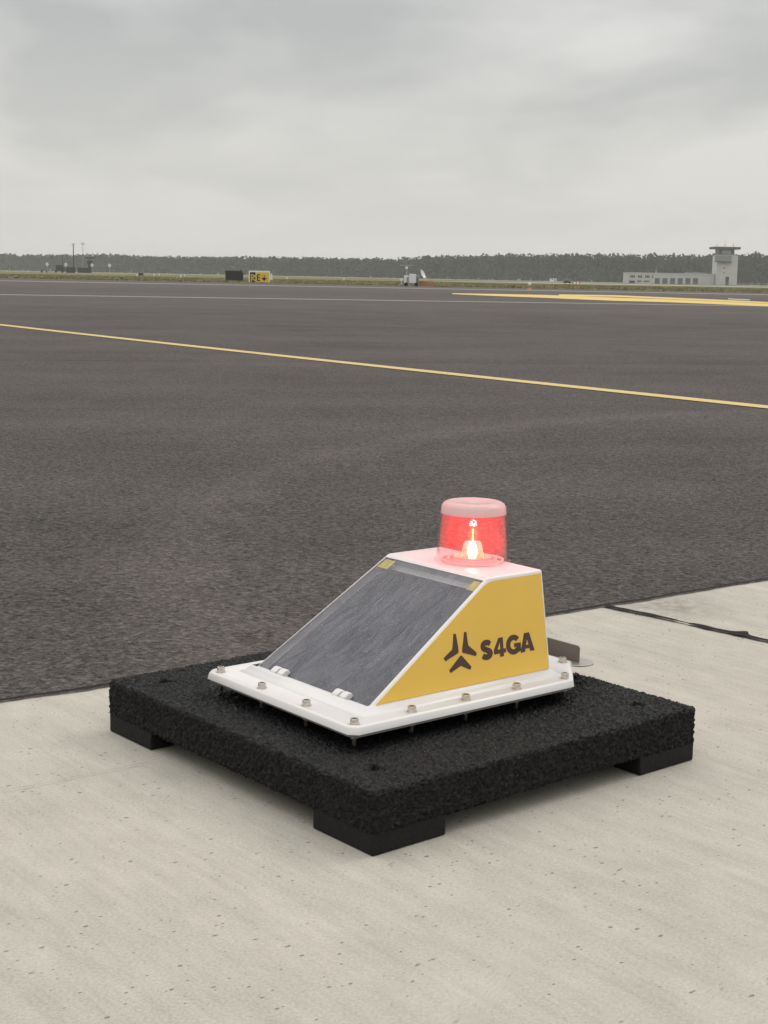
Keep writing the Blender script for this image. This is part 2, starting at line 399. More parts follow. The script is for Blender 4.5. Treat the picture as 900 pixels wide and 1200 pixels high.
# ------------------------------------------------------------ far wood (one mass)
def mat_foliage():
    m, g, b = mat('foliage')
    p = world_pos(g); n = g.noise(p, .08, 4, .6); n2 = g.noise(p, .6, 3, .6)
    g.set(b.inputs['Base Color'], g.ramp(g.m('ADD', g.m('MULTIPLY', n, .6), g.m('MULTIPLY', n2, .4)), [(.35, (.018, .026, .012)), (.52, (.036, .046, .020)), (.68, (.066, .074, .034))]))
    b.inputs['Roughness'].default_value = .9; b.inputs['Specular IOR Level'].default_value = .1
    return m
M_fol = mat_foliage(); M_bark = simple('bark', (.07, .06, .05), .9, var=.3, vs=.5)
def line_y(X):            # distance of the wood edge as a function of X: far on the left, near on the right
    t = min(1, max(0, (X/900+.42)/.84)); return 1500 - 560*t
def top_px(px):           # top of the wood in photo pixels
    K = [(-700, 296), (-300, 297), (0, 298), (60, 299), (120, 298), (200, 301), (290, 301), (340, 302), (445, 303.5), (475, 302), (500, 300.5), (570, 298.5), (680, 298), (800, 299.5), (860, 297.5), (1000, 298), (1600, 296)]
    for (a, b), (c, d) in zip(K, K[1:]):
        if a <= px <= c: return b+(d-b)*(px-a)/(c-a)
    return 298
def wood():
    VV = []; FF = []; nv = 0
    unit = []
    def add(v, f):
        nonlocal nv
        VV.append(v); FF.append(f+nv); nv += len(v)
    for row in range(4):
        px = -520.0
        while px < 1420:
            # distance on this pixel column
            D = 1250
            for _ in range(6): D = line_y((px-450)/F*D)
            D0 = D + row*16 + random.uniform(-6, 6)
            X = (px-450)/F*D0
            htop = (hy(px)-top_px(px))/F*D0*1.012 + H
            k = random.random()
            h = htop*(1.0 + .10*noise.noise(Vector((px*.06, row, 0)))) * random.uniform(.92, 1.02)
            r = random.uniform(3.2, 5.4)*(1.1 if k > .5 else .9)
            nl = 230 if row < 2 else 110
            th = rng.uniform(0, 2*math.pi, nl); cz = rng.uniform(-1, 1, nl); rad = rng.uniform(.35, 1.03, nl)
            lob = 1 + .22*np.sin(3*th+px)*np.cos(2*cz+row)
            ch = h*.46
            if k > .93: wz = (1-(cz+1)/2)**.7*1.2        # conifer like
            else: wz = np.sqrt(1-cz**2)
            cx = X + r*wz*rad*lob*np.cos(th); cy = D0 + r*wz*rad*lob*np.sin(th); czz = h-ch + ch*cz*rad
            s = rng.uniform(.6, 1.35, nl)
            n1 = rng.normal(size=(nl, 3)); n1 /= np.linalg.norm(n1, axis=1)[:, None]
            n2 = np.cross(n1, rng.normal(size=(nl, 3))); n2 /= np.linalg.norm(n2, axis=1)[:, None]
            c = np.stack([cx, cy, czz], 1)[:, None, :]
            q = np.stack([n1+n2*.2, n2, -n1, -n2*.9+n1*.3], 1)*s[:, None, None]
            add((c+q).reshape(-1, 3), np.arange(nl*4).reshape(-1, 4))
            # trunk
            for a in range(3):
                t0 = 2*math.pi*a/3; t1 = t0+2*math.pi/3; rr = .22
                add(np.array([[X+rr*math.cos(t0), D0+rr*math.sin(t0), -.1], [X+rr*math.cos(t1), D0+rr*math.sin(t1), -.1], [X+rr*.5*math.cos(t1), D0+rr*.5*math.sin(t1), h*.7], [X+rr*.5*math.cos(t0), D0+rr*.5*math.sin(t0), h*.7]]), np.array([[0, 1, 2, 3]]))
            # shrub layer in front
            if row == 0:
                nl = 70
                cx = X + rng.uniform(-4, 4, nl); cy = D0 - rng.uniform(0, 5, nl); cz = rng.uniform(0, h*.42, nl); s = rng.uniform(.8, 1.7, nl)
                n1 = rng.normal(size=(nl, 3)); n1 /= np.linalg.norm(n1, axis=1)[:, None]
                n2 = np.cross(n1, rng.normal(size=(nl, 3))); n2 /= np.linalg.norm(n2, axis=1)[:, None]
                q = np.stack([n1, n2, -n1, -n2], 1)*s[:, None, None]
                add((np.stack([cx, cy, cz], 1)[:, None, :]+q).reshape(-1, 3), np.arange(nl*4).reshape(-1, 4))
            px += random.uniform(3.6, 6.8)*(1.0)
    V = np.concatenate(VV); Fq = np.concatenate(FF)
    me = bpy.data.meshes.new('wood'); me.vertices.add(len(V)); me.vertices.foreach_set('co', V.ravel())
    n = len(Fq); me.loops.add(n*4); me.loops.foreach_set('vertex_index', Fq.ravel())
    me.polygons.add(n); me.polygons.foreach_set('loop_start', np.arange(n)*4); me.polygons.foreach_set('loop_total', np.full(n, 4))
    me.update(); me.materials.append(M_fol)
    o = link(bpy.data.objects.new('distant_wood', me)); return o
o = wood(); tag(o, 'long dark hazy belt of mixed woodland across the horizon behind the airfield', 'woodland'); o['kind'] = 'stuff'

# ------------------------------------------------------------ haze
mh = bpy.data.materials.new('haze'); mh.use_nodes = True; t = mh.node_tree; t.nodes.clear()
pv = t.nodes.new('ShaderNodeVolumePrincipled'); pv.inputs['Density'].default_value = .00019; pv.inputs['Color'].default_value = (.93, .95, .95, 1)
out = t.nodes.new('ShaderNodeOutputMaterial'); t.links.new(pv.outputs[0], out.inputs['Volume'])
bm = bmesh.new(); box(bm, -4000, 4000, -4000, 4000, -1.1, 34)
o = bobj('haze', bm, mh); o['kind'] = 'stuff'; tag(o, 'thin pale mist hanging over the airfield and the distant trees', 'haze')

# ------------------------------------------------------------ control tower building
M_wall = simple('pale_render', (.48, .47, .455), .85, var=.16, vs=.35)
M_wall2 = simple('grey_cladding', (.20, .215, .235), .7, var=.08, vs=.5)
M_gl = simple('dark_glazing', (.045, .05, .055), .25)
M_door = simple('grey_shutter', (.09, .095, .10), .6, var=.1, vs=1)
M_roof = simple('roof_slab', (.075, .075, .075), .8)
M_metal = simple('galvanised', (.35, .36, .36), .45, metal=.6, var=.15, vs=5)
M_white = simple('white_enamel', (.70, .70, .68), .4, var=.06, vs=3)
M_dark = simple('drab_green_paint', (.018, .022, .017), .7, var=.25, vs=2)
M_black = simple('black_coating', (.018, .018, .019), .55, var=.2, vs=4)
M_tyre = simple('tyre_rubber', (.02, .02, .02), .85)
def part(name, fn, m, parent, **k):
    bm = bmesh.new(); fn(bm); return bobj(name, bm, m, parent, **k)
D = 700
def X_(px): return gx(px, D)
def Z_(px, py): return hz(px, py, D)
def Zr(py, ref): return hz(ref, py, D)
bx = empty('control_building', (X_(786), D, -.016))
tag(bx, 'low pale flat-roofed building with six grey shutter doors beside the control tower', 'building')
ox, oy = bx.location.x, bx.location.y
x0, x1 = X_(736.3)-ox, X_(837)-ox; zt_ = Z_(760, 320.4); dpt = 16
part('wall', lambda b: box(b, x0, x1, 0, dpt, 0, zt_), M_wall, bx)
part('roof', lambda b: box(b, x0-.2, x1, -.2, dpt+.2, zt_+.003, zt_+.35), M_wall, bx)
for a, c, y0, y1 in [(737.8, 744.3, 322.2, 325.6), (746.5, 752.6, 322.3, 325.7), (755.2, 761.5, 322.4, 325.8), (763.4, 765.7, 322.4, 326.0)]:
    w = part('window', lambda b: box(b, X_(a)-ox, X_(c)-ox, -.08, .05, Z_(a, y1), Z_(a, y0)), M_wall, bx)
    n = 3 if c-a > 4 else 1
    wd = (X_(c)-X_(a)-.3)/n
    for i in range(n):
        part('pane', lambda b: box(b, X_(a)-ox+.15+i*wd+.07, X_(a)-ox+.15+(i+1)*wd-.07, -.12, -.083, Z_(a, y1)+.15, Z_(a, y0)-.12), M_gl, w)
for a, c, dk_ in [(737.2, 744.0, 1), (746.4, 752.0, 0), (754.5, 761.2, 0)]:
    part('shutter_door' if dk_ else 'window', lambda b: box(b, X_(a)-ox, X_(c)-ox, -.06, .05, .05 if dk_ else .7, Z_(a, 328.6)), M_gl if dk_ else M_door, bx)
for k in range(6):
    a = 767.5 + k*8.95; c = a+5.2
    d = part('shutter_door', lambda b: box(b, X_(a)-ox, X_(c)-ox, -.06, .05, .02, Z_(a, 326.2)), M_door, bx)
    def fr(b):
        l_, r_, t_ = X_(a)-ox, X_(c)-ox, Z_(a, 326.2)+.004
        prism(b, [(l_-.18, .02), (l_-.004, .02), (l_-.004, t_), (r_+.004, t_), (r_+.004, .02), (r_+.18, .02), (r_+.18, t_+.18), (l_-.18, t_+.18)], -.1, .05, Matrix(((1, 0, 0, 0), (0, 0, 1, 0), (0, 1, 0, 0), (0, 0, 0, 1))))
    part('door_frame', fr, M_wall2, d)
part('roof_plant', lambda b: box(b, X_(806)-ox, X_(830)-ox, 4, 8, zt_+.36, zt_+.9), M_wall2, bx)
part('antenna', lambda b: (cyl(b, (X_(769.7)-ox, 3, zt_+.3), (X_(769.7)-ox, 3, zt_+3.0), .08, n=6), box(b, X_(769.7)-ox-.6, X_(769.7)-ox+.6, 2.9, 3.1, zt_+1.3, zt_+1.5), cyl(b, (X_(769.7)-ox, 3, zt_+.3), (X_(769.7)-ox, 3, zt_+.9), .5, .3, n=8)), M_metal, bx)
tw = empty('control_tower', (X_(849.5), D-3, -.016))
tag(tw, 'square pale airport control tower with dark overhanging roof and glazed cab', 'tower')
ox = tw.location.x
def zz_(py): return hz(850, py, D)
part('wall', lambda b: box(b, X_(837.6)-ox, X_(861.6)-ox, 0, 10.4, 0, zz_(299.2)), M_wall, tw)
part('balcony', lambda b: box(b, X_(834.6)-ox, X_(853.2)-ox, -1.3, -.003, zz_(306.4), zz_(299.8)), M_wall2, tw)
part('balcony_slab', lambda b: box(b, X_(834.0)-ox, X_(853.6)-ox, -1.5, -.004, zz_(307.3), zz_(306.45)), M_roof, tw)
cb = part('cab', lambda b: box(b, X_(839.0)-ox, X_(857.4)-ox, .8, 8.2, zz_(299.2)+.004, zz_(292.2)), M_wall2, tw)
for k in range(5):
    a = 839.6+k*3.55
    part('window', lambda b: box(b, X_(a)-ox, X_(a+3.0)-ox, .66, .79, zz_(297.2), zz_(293.3)), M_metal if k in (1, 2, 3) else M_gl, cb)
part('roof', lambda b: box(b, X_(832.8)-ox, X_(863.3)-ox, -1.2, 10, zz_(292.15), zz_(289.4)), M_roof, tw)
part('door', lambda b: box(b, X_(848.2)-ox, X_(852.2)-ox, -.06, .05, .02, zz_(324.3)), M_gl, tw)
for yy in (313.6, 318.8):
    part('window', lambda b: box(b, X_(845.4)-ox, X_(846.7)-ox, -.06, .05, zz_(yy+1.6), zz_(yy)), M_gl, tw)
for a, tp in ((838.6, 283), (847.8, 281), (857.5, 284)):
    part('antenna', lambda b: (cyl(b, (X_(a)-ox, 4, zz_(289.4)), (X_(a)-ox, 4, zz_(tp)), .09, .05, n=6), cyl(b, (X_(a)-ox, 4, zz_(288.5)), (X_(a)-ox, 4, zz_(286.8)), .16, n=6)), M_metal, tw)
# low white fence near tower
fc = empty('perimeter_fence', (X_(815), 640, -.016)); tag(fc, 'low pale mesh fence running in front of the control tower and building', 'fence')
part('fence_rail', lambda b: [box(b, -24, 26, -.03, .03, z, z+.08) for z in (.5, 1.0)], M_metal, fc)
for k in range(14): part('post', lambda b: box(b, -24+k*3.85-.05, -24+k*3.85+.05, .04, .14, 0, 1.25), M_metal, fc)

# ------------------------------------------------------------ airfield signs
M_frame = simple('sign_frame_white', (.72, .70, .60), .5, var=.05, vs=5)
M_sy = simple('sign_yellow', (.72, .47, .03), .5); M_sb = simple('sign_black', (.02, .02, .02), .5)
D = 122
sg = empty('taxiway_sign', (gx(304, D), D, -.016), R(4)); ox = sg.location.x
tag(sg, 'yellow and black taxiway direction sign in a white frame on the far verge', 'sign')
w_, h_ = 1.72, .93
zb = .08
part('sign_box', lambda b: box(b, -w_/2, w_/2, 0, .28, zb, zb+h_), M_frame, sg, bevel=.02)
part('panel', lambda b: box(b, -w_/2+.10, -w_/2+.55, -.015, -.003, zb+.03, zb+h_-.12), M_sb, sg)
part('panel', lambda b: box(b, -w_/2+.61, w_/2-.10, -.015, -.003, zb+.03, zb+h_-.12), M_sy, sg)
def glyph(b, segs, x, z, s, y=-.024):
    for (a, c, d, e) in segs:
        A_, B_ = Vector((x+a*s, 0, z+c*s)), Vector((x+d*s, 0, z+e*s)); dd = (B_-A_).normalized(); nn = Vector((-dd.z, 0, dd.x))*s*.09
        vs = [b.verts.new((p.x, yy, p.z)) for yy in (y, y+.006) for p in (A_+nn-dd*s*.09, A_-nn-dd*s*.09, B_-nn+dd*s*.09, B_+nn+dd*s*.09)]
        for f in ((3, 2, 1, 0), (4, 5, 6, 7), (0, 1, 5, 4), (1, 2, 6, 5), (2, 3, 7, 6), (3, 0, 4, 7)): b.faces.new([vs[i] for i in f])
# the marks on the sign are a few blurred strokes in the photo
part('marking', lambda b: glyph(b, [(0, .0, .0, 1), (0, 1, .7, .75), (.7, .75, 0, .45), (0, .45, .7, 0)], -w_/2+.22, zb+.12, .5), M_sy, sg)
part('marking', lambda b: glyph(b, [(0, 0, 0, .9), (0, .9, .35, .9), (0, .45, .35, .45), (0, 0, .35, 0)], -w_/2+.70, zb+.16, .5), M_sb, sg)
part('marking', lambda b: glyph(b, [(0, 0, .8, 0), (.4, -.35, .4, .5), (.4, -.35, .15, -.1), (.4, -.35, .65, -.1)], -w_/2+1.08, zb+.33, .42), M_sb, sg)
part('end_box', lambda b: (box(b, w_/2+.003, w_/2+.2, .04, .26, zb+.22, zb+.62), cyl(b, (w_/2+.1, .15, zb+.62), (w_/2+.1, .15, zb+.75), .05, n=8)), M_frame, sg)
for sx in (-.6, .6): part('leg', lambda b: cyl(b, (sx, .14, 0), (sx, .14, zb), .04, n=8), M_metal, sg)
D = 155
sg = empty('turned_sign', (gx(274, D), D, -.016), R(-5))
tag(sg, 'dark back of an airfield sign left of the yellow one', 'sign')
part('sign_box', lambda b: box(b, -.88, .88, 0, .26, .06, 1.06), M_black, sg, bevel=.02)
part('cap_lug', lambda b: cyl(b, (.66, .12, 1.06), (.66, .12, 1.19), .05, n=8), M_black, sg)
part('side_bracket', lambda b: box(b, .883, .96, .04, .2, .15, .85), M_black, sg)
for sx in (-.6, .6): part('leg', lambda b: cyl(b, (sx, .13, 0), (sx, .13, .06), .05, n=8), M_metal, sg)

# ------------------------------------------------------------ white equipment unit with dish and mast
D = 122
def XX(px): return gx(px, D)
eq = empty('weather_radar_trailer', (XX(485), D, -.016)); ox = eq.location.x
tag(eq, 'white trailer of instrument cabinets with a small dish and bar antenna on its mast', 'trailer')
def ZE(py): return hz(485, py, D)
def lx(px): return XX(px)-ox
part('cabinet', lambda b: box(b, lx(479.6), lx(487.6), -.2, .55, .25, ZE(320.8)), M_white, eq, bevel=.02)
part('cabinet', lambda b: box(b, lx(473.6), lx(479.2), -.1, .5, .2, ZE(322.6)), M_white, eq, bevel=.02)
part('cabinet', lambda b: box(b, lx(487.9), lx(490.8), -.1, .5, .22, ZE(321.8)), M_metal, eq, bevel=.02)
part('louvre', lambda b: [box(b, lx(476.6), lx(478.9), -.125, -.103, ZE(331)+k*.09, ZE(331)+k*.09+.05) for k in range(5)], M_door, eq)
part('louvre', lambda b: [box(b, lx(488.3), lx(490.4), -.125, -.103, ZE(331)+k*.09, ZE(331)+k*.09+.05) for k in range(5)], M_door, eq)
part('chassis', lambda b: (box(b, lx(467), lx(491), -.05, .45, .14, .195), box(b, lx(467), lx(471), -.05, .1, .08, .135)), M_metal, eq)
part('lamp_head', lambda b: (cyl(b, (lx(470.3), -.1, ZE(327.6)), (lx(470.3), .12, ZE(327.6)), .12, n=12), cyl(b, (lx(470.3), .03, .19), (lx(470.3), .03, ZE(329)), .03, n=8)), M_white, eq)
part('mast', lambda b: cyl(b, (lx(476.6), .2, .2), (lx(476.6), .2, ZE(311)), .04, n=8), M_metal, eq)
part('bar_antenna', lambda b: box(b, lx(468.4), lx(484), .16, .24, ZE(311.4), ZE(310.2)), M_metal, eq)
part('sensor_ball', lambda b: lathe(b, [(0, -.12), (.09, -.08), (.12, 0), (.09, .08), (0, .12)], 16), M_white, eq).location = (lx(476.2), .08, ZE(314))
ds = part('dish', lambda b: lathe(b, [(0, 0), (.16, .02), (.30, .075), (.38, .13), (.375, .14), (.29, .09), (.15, .035), (0, .02)], 24), M_white, eq, smooth=True)
ds.location = (lx(494.0), .25, ZE(321.2)); ds.rotation_euler = (R(20), R(66), 0)
part('dish_arm', lambda b: (cyl(b, (lx(491), .25, ZE(325)), (lx(493.6), .25, ZE(321.4)), .03, n=8), cyl(b, (lx(489.5), .25, ZE(327)), (lx(491), .25, ZE(325)), .03, n=8)), M_metal, eq)
part('control_box', lambda b: box(b, lx(485.3), lx(489.5), .0, .3, ZE(320.7), ZE(319.6)), M_door, eq)
for a in (476, 488): part('wheel', lambda b: cyl(b, (lx(a), -.2, .16), (lx(a), -.07, .16), .16, n=16), M_tyre, eq)
M_or = simple('orange_mesh', (.46, .17, .075), .8, var=.3, vs=9)
ofn = empty('barrier_fence', (XX(500.5), D+.6, -.016)); ox = ofn.location.x
tag(ofn, 'low faded orange barrier mesh beside the white instrument trailer', 'barrier')
part('barrier_mesh', lambda b: [box(b, lx(492.4)+k*.028, lx(492.4)+k*.028+.019, -.006, .006, .04, .44) for k in range(int((lx(508.6)-lx(492.4))/.028))] and [box(b, lx(492.4), lx(508.6), -.008, .008, z, z+.05) for z in (.04, .2, .40)], M_or, ofn)
for k in range(5): part('post', lambda b: cyl(b, (lx(492.4+k*4.05), .03, 0), (lx(492.4+k*4.05), .03, .52), .02, n=6), M_or, ofn)
# orange and white edge marker
D = 108
mk = empty('edge_marker', (gx(620.8, D), D, -.016)); tag(mk, 'white lamp on an orange base standing alone at the far asphalt edge', 'marker light')
part('base', lambda b: lathe(b, [(0, 0), (.17, 0), (.16, .03), (.07, .09), (.05, .3), (0, .3)], 16), simple('orange_paint', (.62, .22, .05), .6), mk)
part('lamp', lambda b: lathe(b, [(0, .3), (.10, .31), (.13, .40), (.11, .50), (0, .54)], 16), M_white, mk)

# ------------------------------------------------------------ mobile radar group on the left
D = 560
def grnd(): return -.016
def at(name, px, label, cat, group=None, D_=None):
    e = empty(name, (gx(px, D_ or D), D_ or D, -.016)); tag(e, label, cat, group); return e
PXM = D/F   # metres per photo pixel here
tr = at('army_truck', 69.5, 'small dark truck with a box body at the left of the mobile radar site', 'truck')
part('cargo_box', lambda b: box(b, -1.3, 1.2, 0, 2.2, .9, 2.75), M_dark, tr, bevel=.05)
part('cab', lambda b: prism(b, [(1.23, .5), (1.75, .5), (1.75, 1.3), (1.45, 2.0), (1.23, 2.0)], 0, 2.1, Matrix(((1, 0, 0, 0), (0, 0, 1, 0), (0, 1, 0, 0), (0, 0, 0, 1)))), M_dark, tr)
part('chassis', lambda b: box(b, -1.75, 1.7, .3, 1.9, .42, .88), M_black, tr)
for a in (-1.25, 1.1): part('wheel', lambda b: cyl(b, (a, -.05, .42), (a, .3, .42), .42, n=18), M_tyre, tr)
for name, a, c, top, lab in (('equipment_shelter', 76.5, 87, 312.8, 'dark green equipment shelter between the truck and the radar'),):
    e = at(name, (a+c)/2, lab, 'shelter'); w = (c-a)*PXM/2; z1 = hz(80, top, D)
    part('body', lambda b: box(b, -w, w, 0, 2.4, .35, z1), M_dark, e, bevel=.06)
    part('door', lambda b: box(b, -.3, .4, -.04, -.004, .45, z1-.35), M_black, e)
    part('skid', lambda b: [box(b, -w+.1, w-.1, y, y+.25, 0, .347) for y in (.2, 1.9)], M_black, e)
rd = at('radar_unit', 99, 'dark green radar cabin with turret and T shaped rotating antenna', 'radar')
z1 = hz(99, 313.8, D)
def rx(px): return gx(px, D)-rd.location.x
part('cabin', lambda b: box(b, rx(91), rx(106.5), 0, 2.4, .1, z1), M_dark, rd, bevel=.05)
part('column', lambda b: box(b, rx(103.2), rx(106.6), .3, 1.6, z1+.003, hz(105, 309, D)), M_dark, rd)
part('turret', lambda b: prism(b, [(rx(102.8), hz(105, 309, D)+.003), (rx(106.9), hz(105, 309, D)+.003), (rx(108.4), hz(105, 307, D)), (rx(107.6), hz(105, 305.6, D)), (rx(102.2), hz(105, 305.6, D)), (rx(101.4), hz(105, 307, D))], .2, 1.7, Matrix(((1, 0, 0, 0), (0, 0, 1, 0), (0, 1, 0, 0), (0, 0, 0, 1)))), M_dark, rd)
part('antenna', lambda b: (box(b, rx(100), rx(110.2), .8, 1.1, hz(105, 302.8, D), hz(105, 301.4, D)), cyl(b, (rx(104.7), .95, hz(105, 305.6, D)), (rx(104.7), .95, hz(105, 302.8, D)), .14, n=8)), M_black, rd)
for a, tp, lab, w in ((86.3, 287.5, 'tall dark lamp mast with white head rising from the radar shelter', .22), (97.2, 286.8, 'thinner grey lamp mast just right of the tall dark one', .11), (73.4, 299.5, 'short thin mast behind the small dark truck', .14)):
    e = at('lamp_mast', a, lab, 'mast', 'masts of the mobile radar site', D+5); zt_ = hz(a, tp, D+5)
    lean = 0
    part('pole', lambda b: cyl(b, (0, 0, 0), (0, 0, zt_), w, w*.7, n=8), M_dark if w > .12 else M_metal, e)
    if tp < 290: part('lamp_head', lambda b: (box(b, -.6, .6, -.3, .3, zt_+.003, zt_+.75), cyl(b, (0, 0, zt_+.75), (0, 0, zt_+.95), .2, n=8)), M_white, e, bevel=.03)
    else: part('lamp_head', lambda b: box(b, -.2, .2, -.15, .15, zt_+.003, zt_+.3), M_dark, e)
M_red = simple('marker_red', (.45, .10, .08), .6)
DM = 500
proto = None
for k, (a, yc, lab) in enumerate(((55.3, 309.6, 'leftmost white and red diamond marker board on a thin post'), (77.2, 310.2, 'diamond marker board in front of the dark shelter'), (108.0, 311.4, 'diamond marker board just right of the radar turret'), (128.4, 311.6, 'diamond marker board standing farthest right, on open grass'))):
    e = empty('marker_board', (gx(a, DM), DM, -.016)); tag(e, lab, 'marker', 'diamond marker boards on the left')
    z = hz(a, yc, DM); s = .62
    if proto is None:
        proto = []
        proto.append(part('post', lambda b: cyl(b, (0, .05, 0), (0, .05, z-.2), .06, n=6), M_metal, e))
        IM = Matrix(((1, 0, 0, 0), (0, 0, 1, 0), (0, 1, 0, z), (0, 0, 0, 1)))
        proto.append(part('board', lambda b: prism(b, [(-s, 0), (0, -s*1.15), (s, 0), (0, s*1.15)], -.05, -.01, IM), M_white, e))
        proto.append(part('red_centre', lambda b: prism(b, [(-s*.28, 0), (0, -s*.3), (s*.28, 0), (0, s*.3)], -.065, -.053, IM), M_red, e))
    else:
        for p_ in proto:
            c_ = p_.copy(); link(c_); c_.parent = e
# small things on the grass
for k, (a, lab) in enumerate(((48.8, 'left one of two small dark drums left of the truck'), (55.0, 'right one of two small dark drums, nearest the truck'))):
    e = at('drum', a, lab, 'drum', 'small dark drums by the truck', 540)
    part('drum_body', lambda b: lathe(b, [(0, 0), (.36, 0), (.38, .04), (.36, .3), (.38, .33), (.36, .36), (.36, .66), (.38, .7), (.34, .72), (0, .70)], 16), M_black, e)
e = at('equipment_crate', 165, 'small dark crate alone on the grass between the radar and the black sign', 'crate', D_=330)
part('crate_body', lambda b: box(b, -.5, .5, 0, .6, .08, .46), M_black, e, bevel=.03); part('lid', lambda b: box(b, -.53, .53, -.03, .63, .463, .53), M_dark, e)
part('skid', lambda b: [box(b, -.5, .5, y, y+.12, 0, .078) for y in (.03, .42)], M_black, e)
SP = [(160.5, 324.2, 'leftmost'), (180.5, 324.0, 'second'), (186.5, 323.3, 'third'), (203.6, 321.6, 'fourth and farthest'), (211.8, 326.0, 'fifth and nearest'), (216.5, 324.2, 'sixth'), (336.0, 328.3, 'seventh, by the yellow sign'), (403.0, 329.0, 'rightmost')]
stub = None
for a, yb, w in SP:
    p = back(a, yb, -.016)
    e = empty('edge_light', p); e.location.z = -.016
    tag(e, f'small white edge light in the grass, {w} of eight', 'edge light', 'white edge lights in the grass')
    if stub is None:
        stub = [part('stem', lambda b: cyl(b, (0, 0, 0), (0, 0, .22), .05, n=8), M_white, e), part('lens', lambda b: lathe(b, [(0, .22), (.11, .23), (.12, .31), (.07, .38), (0, .39)], 12), M_white, e)]
    else:
        for p_ in stub: c_ = p_.copy(); link(c_); c_.parent = e
# parked car, red and white barrier, white cabin on the far right strip
D = 345
e = at('parked_car', 665, 'small black car far off on the pale taxiway', 'car')
YZ = Matrix(((1, 0, 0, 0), (0, 0, 1, 0), (0, 1, 0, 0), (0, 0, 0, 1)))
k_ = .42
part('body', lambda b: prism(b, [(x*k_, z*k_) for x, z in ((-2.1, .35), (2.1, .35), (2.15, .8), (1.9, 1.0), (1.2, 1.05), (.6, 1.5), (-1.1, 1.52), (-1.8, 1.05), (-2.15, .95))], 0, .75, YZ), M_black, e)
part('window', lambda b: prism(b, [(x*k_, z*k_) for x, z in ((1.0, 1.06), (.5, 1.42), (-1.0, 1.44), (-1.6, 1.06))], -.008, -.003, YZ), M_gl, e)
for a in (-1.3, 1.3): part('wheel', lambda b: cyl(b, (a*k_, -.03, .34*k_), (a*k_, .08, .34*k_), .34*k_, n=16), M_tyre, e)
e = at('plastic_barrier', 675.5, 'low red and white barrier row right of the black car', 'barrier')
wB = 9.5*D/F
for k in range(5):
    x = -wB/2 + k*wB/5
    part('segment', lambda b: prism(b, [(0, .0), (.3, .0), (.22, .22), (.2, .42), (.1, .42), (.08, .22)], x+.01, x+wB/5-.01, Matrix(((0, 0, 1, 0), (1, 0, 0, 0), (0, 1, 0, 0), (0, 0, 0, 1)))), M_red if k % 2 == 0 else M_white, e)
e = at('site_cabin', 648.5, 'small white flat cabin standing before the wood left of the black car', 'cabin', D_=770)
part('wall', lambda b: box(b, -1.6, 1.6, 0, 2.2, .1, 1.5), M_white, e); part('roof', lambda b: box(b, -1.75, 1.75, -.15, 2.35, 1.503, 1.66), M_metal, e)
part('window', lambda b: box(b, -1.0, -.2, -.03, -.003, .75, 1.25), M_gl, e); part('door', lambda b: box(b, .5, 1.15, -.03, -.003, .12, 1.35), M_door, e)

# ------------------------------------------------------------ rubber pad
PX, PY, PYAW = -.0061, 1.7300, .7018
PW, PD, PZ0, PZ1 = .6215, .6400, .0250, .0830
def mat_rubber():
    m, g, b = mat('crumb_rubber')
    p = g.n('ShaderNodeTexCoord').outputs['Object']
    cell = g.n('ShaderNodeTexVoronoi'); g.set(cell.inputs['Vector'], p); cell.inputs['Scale'].default_value = 290
    sc_ = g.n('ShaderNodeSeparateColor'); g.set(sc_.inputs[0], cell.outputs['Color'])
    big = g.noise(p, 14, 4, .6)
    v = g.m('MULTIPLY', g.mr(sc_.outputs[0], 0, 1, .2, 2.0), g.mr(big, .3, .7, .8, 1.2))
    vm = g.n('ShaderNodeVectorMath', operation='SCALE'); vm.inputs[0].default_value = (.0062, .0054, .0054); g.set(vm.inputs['Scale'], v)
    fleck = g.m('LESS_THAN', g.vor(p, 75, 'F1'), .055)
    sel = g.m('GREATER_THAN', g.noise(p, 33, 1, .5), .60)
    g.set(b.inputs['Base Color'], g.mix(g.m('MULTIPLY', fleck, g.m('MULTIPLY', sel, .6)), vm.outputs[0], (.3, .28, .26)))
    g.set(b.inputs['Roughness'], g.mr(sc_.outputs[1], 0, 1, .38, .9)); b.inputs['Specular IOR Level'].default_value = .26
    bp = g.n('ShaderNodeBump'); bp.inputs['Strength'].default_value = .8; bp.inputs['Distance'].default_value = .0016
    g.set(bp.inputs['Height'], g.m('SUBTRACT', 1, cell.outputs['Distance'])); g.set(b.inputs['Normal'], bp.outputs[0])
    return m
M_rub = mat_rubber()
M_foot = simple('moulded_rubber', (.0065, .0055, .0055), .7, var=.5, vs=160, bump=.0015, bs=260, spec=.3)
pad = empty('rubber_pad', (PX, PY, 0), PYAW); tag(pad, 'square black crumb rubber ballast pad on the concrete under the red beacon light', 'rubber pad')
